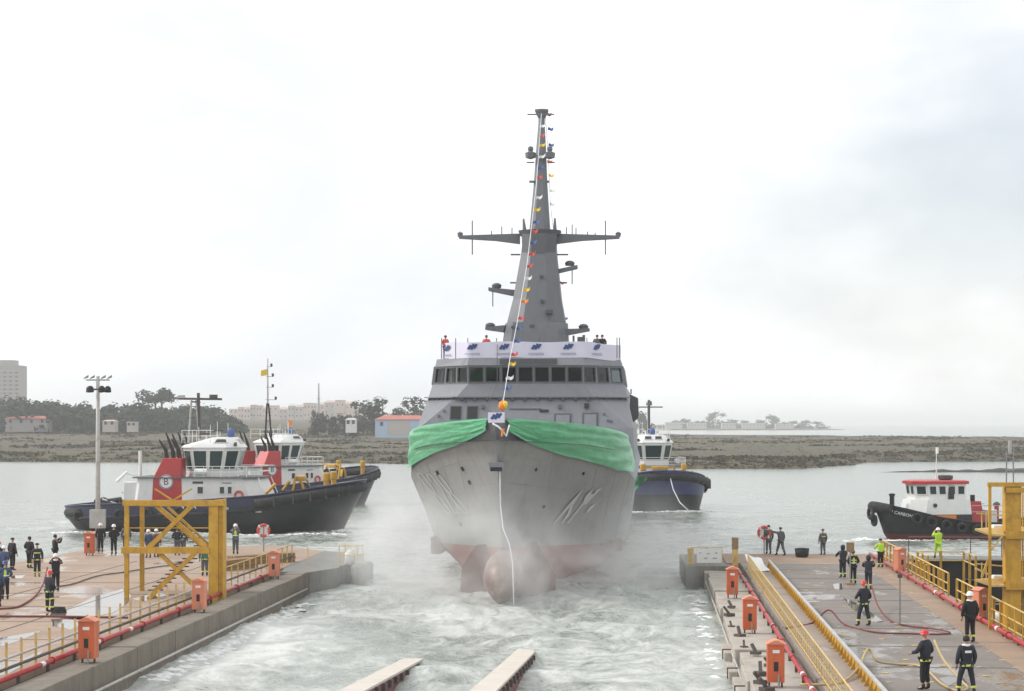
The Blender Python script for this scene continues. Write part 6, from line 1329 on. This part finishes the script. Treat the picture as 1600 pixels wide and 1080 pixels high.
MB().lathe([(.45, 0), (.6, .1), (.6, .35), (.4, .4)], 14, (1.2, 0, 4.75)).build('roof_hatch', 'dark_steel', D); MB().tube([(2.0, 0, 4.7), (2.0, 0, 7.2)], [.06, .03], 6).build('mast', 'white_paint', D); MB().box(1.95, 2.05, -.05, .3, 6.9, 7.4).build('mast_lamp', 'white_paint', D)
MB().loft([[(-1.9, -.9, 1.0), (-.6, -.9, 1.0), (-.6, .9, 1.0), (-1.9, .9, 1.0)], [(-1.6, -.7, 3.0), (-.8, -.7, 3.0), (-.8, .7, 3.0), (-1.6, .7, 3.0)]]).build('funnel', 'tug_red', D); MB().tube([(-1.2, 0, 3.0), (-1.2, 0, 3.5)], .2, 8).build('exhaust', 'soot_black', D)
MB().box(-3.0, -2.2, -.8, .8, .9, 2.3).build('white_locker', 'white_paint', D, bevel=.05); MB().tube([(-3.6, -.5, .8), (-3.6, -.5, 2.7)], .2, 8).build('tow_post', 'tug_red', D); MB().lathe([(.3, 2.6), (.3, 2.75), (.1, 2.9)], 8, (-3.6, -.5, 0)).build('post_cap', 'dark_steel', D)
for z in (2.2, 2.7): MB().tube([(-3.2, -1.9, z), (-.2, -1.9, z)], .03, 5).build('deck_rail', 'grey_pipe', D); MB().tube([(-3.2, 1.9, z), (-.2, 1.9, z)], .03, 5).build('deck_rail', 'grey_pipe', D)
wd = text('hull_lettering', 'F CARBON', .36, 'helmet_white', D, (0, 0, 0), (0, 0, 0), .01); q0, q1 = ptD('sheer', 31, 1, .03), ptD('sheer', 26, 1, .03)
q = (q0 + q1) / 2 - Vector((0, 0, .42)); dirx = (q1 - q0).normalized(); up = Vector((0, .12, 1)); nrm = dirx.cross(up).normalized(); up = nrm.cross(dirx)
mat_ = Matrix((dirx, up, nrm)).transposed().to_4x4(); mat_.translation = q + nrm * .20; wd.matrix_local = mat_
# ------------------------------------------------------------------ white water thrown up along the hulls: lumpy foam nobody could count
M('foam', (.78, .79, .77), .9, var=.06, scale=1.2)
def foam_lumps(mb, c, L_, W_, H_, ang, n, rnd):
    ca, sa = math.cos(ang), math.sin(ang)
    for _ in range(n):
        u, v_ = rnd.uniform(-.5, .5), rnd.gauss(0, .28); x, y = u * L_, v_ * W_; r_ = rnd.uniform(.06, .22) * (1 - abs(v_)); X_, Y_ = c[0] + x * ca - y * sa, c[1] + x * sa + y * ca
        h = H_ * r_ * rnd.uniform(.3, 1.0); ring_ = []
        for k in range(7):
            a = 6.283 * k / 7; rr = r_ * rnd.uniform(.5, 1.9); ring_.append((X_ + rr * 1.5 * math.cos(a), Y_ + rr * math.sin(a), water_height(X_, Y_) - .03))
        mb.add(ring_ + [(X_ + rnd.uniform(-.1, .1), Y_, water_height(X_, Y_) + h)], [(k, (k + 1) % 7, 7) for k in range(7)])
rf = random.Random(21); fm_ = MB()
for c, L_, W_, H_, ang, n in (((-26.5, 163.6), 27, 1.6, .5, R(-7), 420), ((-13.6, 165.8), 4, 3.4, 1.2, R(-40), 240), ((31, 153.2), 13, 1.2, .45, R(13), 160), ((28.8, 153.4), 3, 1.4, .8, 0, 70), ((16.8, 203.4), 10, 2.2, .6, 0, 160),
                              ((W2(-17.9, 84).x, W2(-17.9, 84).y), 30, 1.4, .6, R(86), 260), ((W2(2.6, 88).x, W2(2.6, 88).y), 34, 1.0, .5, R(86), 80)):
    foam_lumps(fm_, c, L_, W_, H_, ang, n, rf)
tag(fm_.build('foam_wash', 'foam', None, smooth=True), 'white foam churned up along hulls and pier walls', 'foam', kind='stuff')
# ================================================================== air: haze over the whole bay, and the spray drifting round the bow
def volume_box(name, mn, mx_, build_vol, label, cat):
    o_ = MB().box(mn[0], mx_[0], mn[1], mx_[1], mn[2], mx_[2]).build(name, 'white_cloth', None); m = bpy.data.materials.new(name + '_air'); m.use_nodes = True; t = m.node_tree
    for n in list(t.nodes):
        if n.type != 'OUTPUT_MATERIAL': t.nodes.remove(n)
    build_vol(m, t, [n for n in t.nodes if n.type == 'OUTPUT_MATERIAL'][0]); o_.data.materials.clear(); o_.data.materials.append(m); return tag(o_, label, cat, kind='stuff')
HAZE = .00024
def hz(m, t, o_):
    v = t.nodes.new('ShaderNodeVolumePrincipled'); v.inputs['Color'].default_value = (.965, .98, .99, 1); v.inputs['Density'].default_value = HAZE; v.inputs['Anisotropy'].default_value = .2; t.links.new(v.outputs[0], o_.inputs['Volume'])
volume_box('haze', (-BX - 500, -80, -9.5), (BX + 500, BY + 500, 62), hz, 'pale sea haze over the bay', 'haze')
def spray(name, c, rad, dens, label, scale=.22, seed=0.0, rz=0.0, thr=.42):
    o_ = MB().lathe([(.01, -1), (.5, -.86), (.86, -.5), (1, 0), (.86, .5), (.5, .86), (.01, 1)], 20).build(name, 'white_cloth', None); o_.location = c; o_.scale = rad; o_.rotation_euler = (0, 0, rz)
    m = bpy.data.materials.new('spray_air'); m.use_nodes = True; t = m.node_tree; N = t.nodes; K = t.links.new
    for n in list(N):
        if n.type != 'OUTPUT_MATERIAL': N.remove(n)
    out_ = [n for n in N if n.type == 'OUTPUT_MATERIAL'][0]; v = N.new('ShaderNodeVolumePrincipled'); v.inputs['Color'].default_value = (.97, .975, .97, 1); v.inputs['Anisotropy'].default_value = .1
    tcn = N.new('ShaderNodeTexCoord'); ln = N.new('ShaderNodeVectorMath'); ln.operation = 'LENGTH'; K(tcn.outputs['Object'], ln.inputs[0])
    fo = N.new('ShaderNodeMapRange'); fo.interpolation_type = 'SMOOTHSTEP'; fo.inputs[1].default_value = 1.0; fo.inputs[2].default_value = .15; fo.inputs[3].default_value = 0; fo.inputs[4].default_value = 1; K(ln.outputs['Value'], fo.inputs[0])
    geo = N.new('ShaderNodeNewGeometry'); mpn = N.new('ShaderNodeMapping'); mpn.inputs['Location'].default_value = (seed, seed, 0); mpn.inputs['Scale'].default_value = (1, .8, 1.0); K(geo.outputs['Position'], mpn.inputs[0])
    nz = N.new('ShaderNodeTexNoise'); nz.inputs['Scale'].default_value = scale; nz.inputs['Detail'].default_value = 4; nz.inputs['Roughness'].default_value = .6; nz.inputs['Distortion'].default_value = .6; K(mpn.outputs[0], nz.inputs['Vector'])
    mr = N.new('ShaderNodeMapRange'); mr.inputs[1].default_value = thr; mr.inputs[2].default_value = .72; mr.inputs[3].default_value = 0; mr.inputs[4].default_value = dens; K(nz.outputs[0], mr.inputs[0])
    mu = N.new('ShaderNodeMath'); mu.operation = 'MULTIPLY'; K(fo.outputs[0], mu.inputs[0]); K(mr.outputs[0], mu.inputs[1]); K(mu.outputs[0], v.inputs['Density']); K(v.outputs[0], out_.inputs['Volume'])
    o_.data.materials.clear(); o_.data.materials.append(m); return tag(o_, label, 'spray', kind='stuff')
w_ = W2(-8.5, 99.5)
spray('spray_mist', (w_.x, w_.y, 2.4), (10.8, 7.5, 5.0), .31, 'white spray drifting round the bow and bulb', .26, 3.0)
w_ = W2(-13.4, 107); spray('spray_mist', (w_.x, w_.y, 2.2), (3.9, 8, 4.8), .46, 'white spray rising along the sunlit flank of the bow', .3, 9.0)
w_ = W2(-.4, 112); spray('spray_mist', (w_.x, w_.y, 2.0), (4.2, 11, 4.8), .24, 'white spray rising along the shaded flank of the bow', .3, 14.0)

p_ = gnd(755, 996, 0); spray('hose_spray', (p_.x, p_.y, .45), (5.6, 1.5, .75), .32, 'thin veil of hose spray drifting over the water ahead of the bow', .5, 21.0, .12, .36)

# ------------------------------------------------------------------ lettering as plain meshes
bpy.context.view_layer.update(); _dg = bpy.context.evaluated_depsgraph_get()
for o_ in [o for o in SC.objects if o.type == 'FONT']:
    me = bpy.data.meshes.new_from_object(o_.evaluated_get(_dg)); me.name = o_.name
    if not me.materials: me.materials.append(o_.data.materials[0])
    n_ = bpy.data.objects.new('x', me); COL.objects.link(n_); n_.parent = o_.parent; n_.matrix_local = o_.matrix_local.copy(); nm = o_.name; bpy.data.objects.remove(o_); n_.name = nm
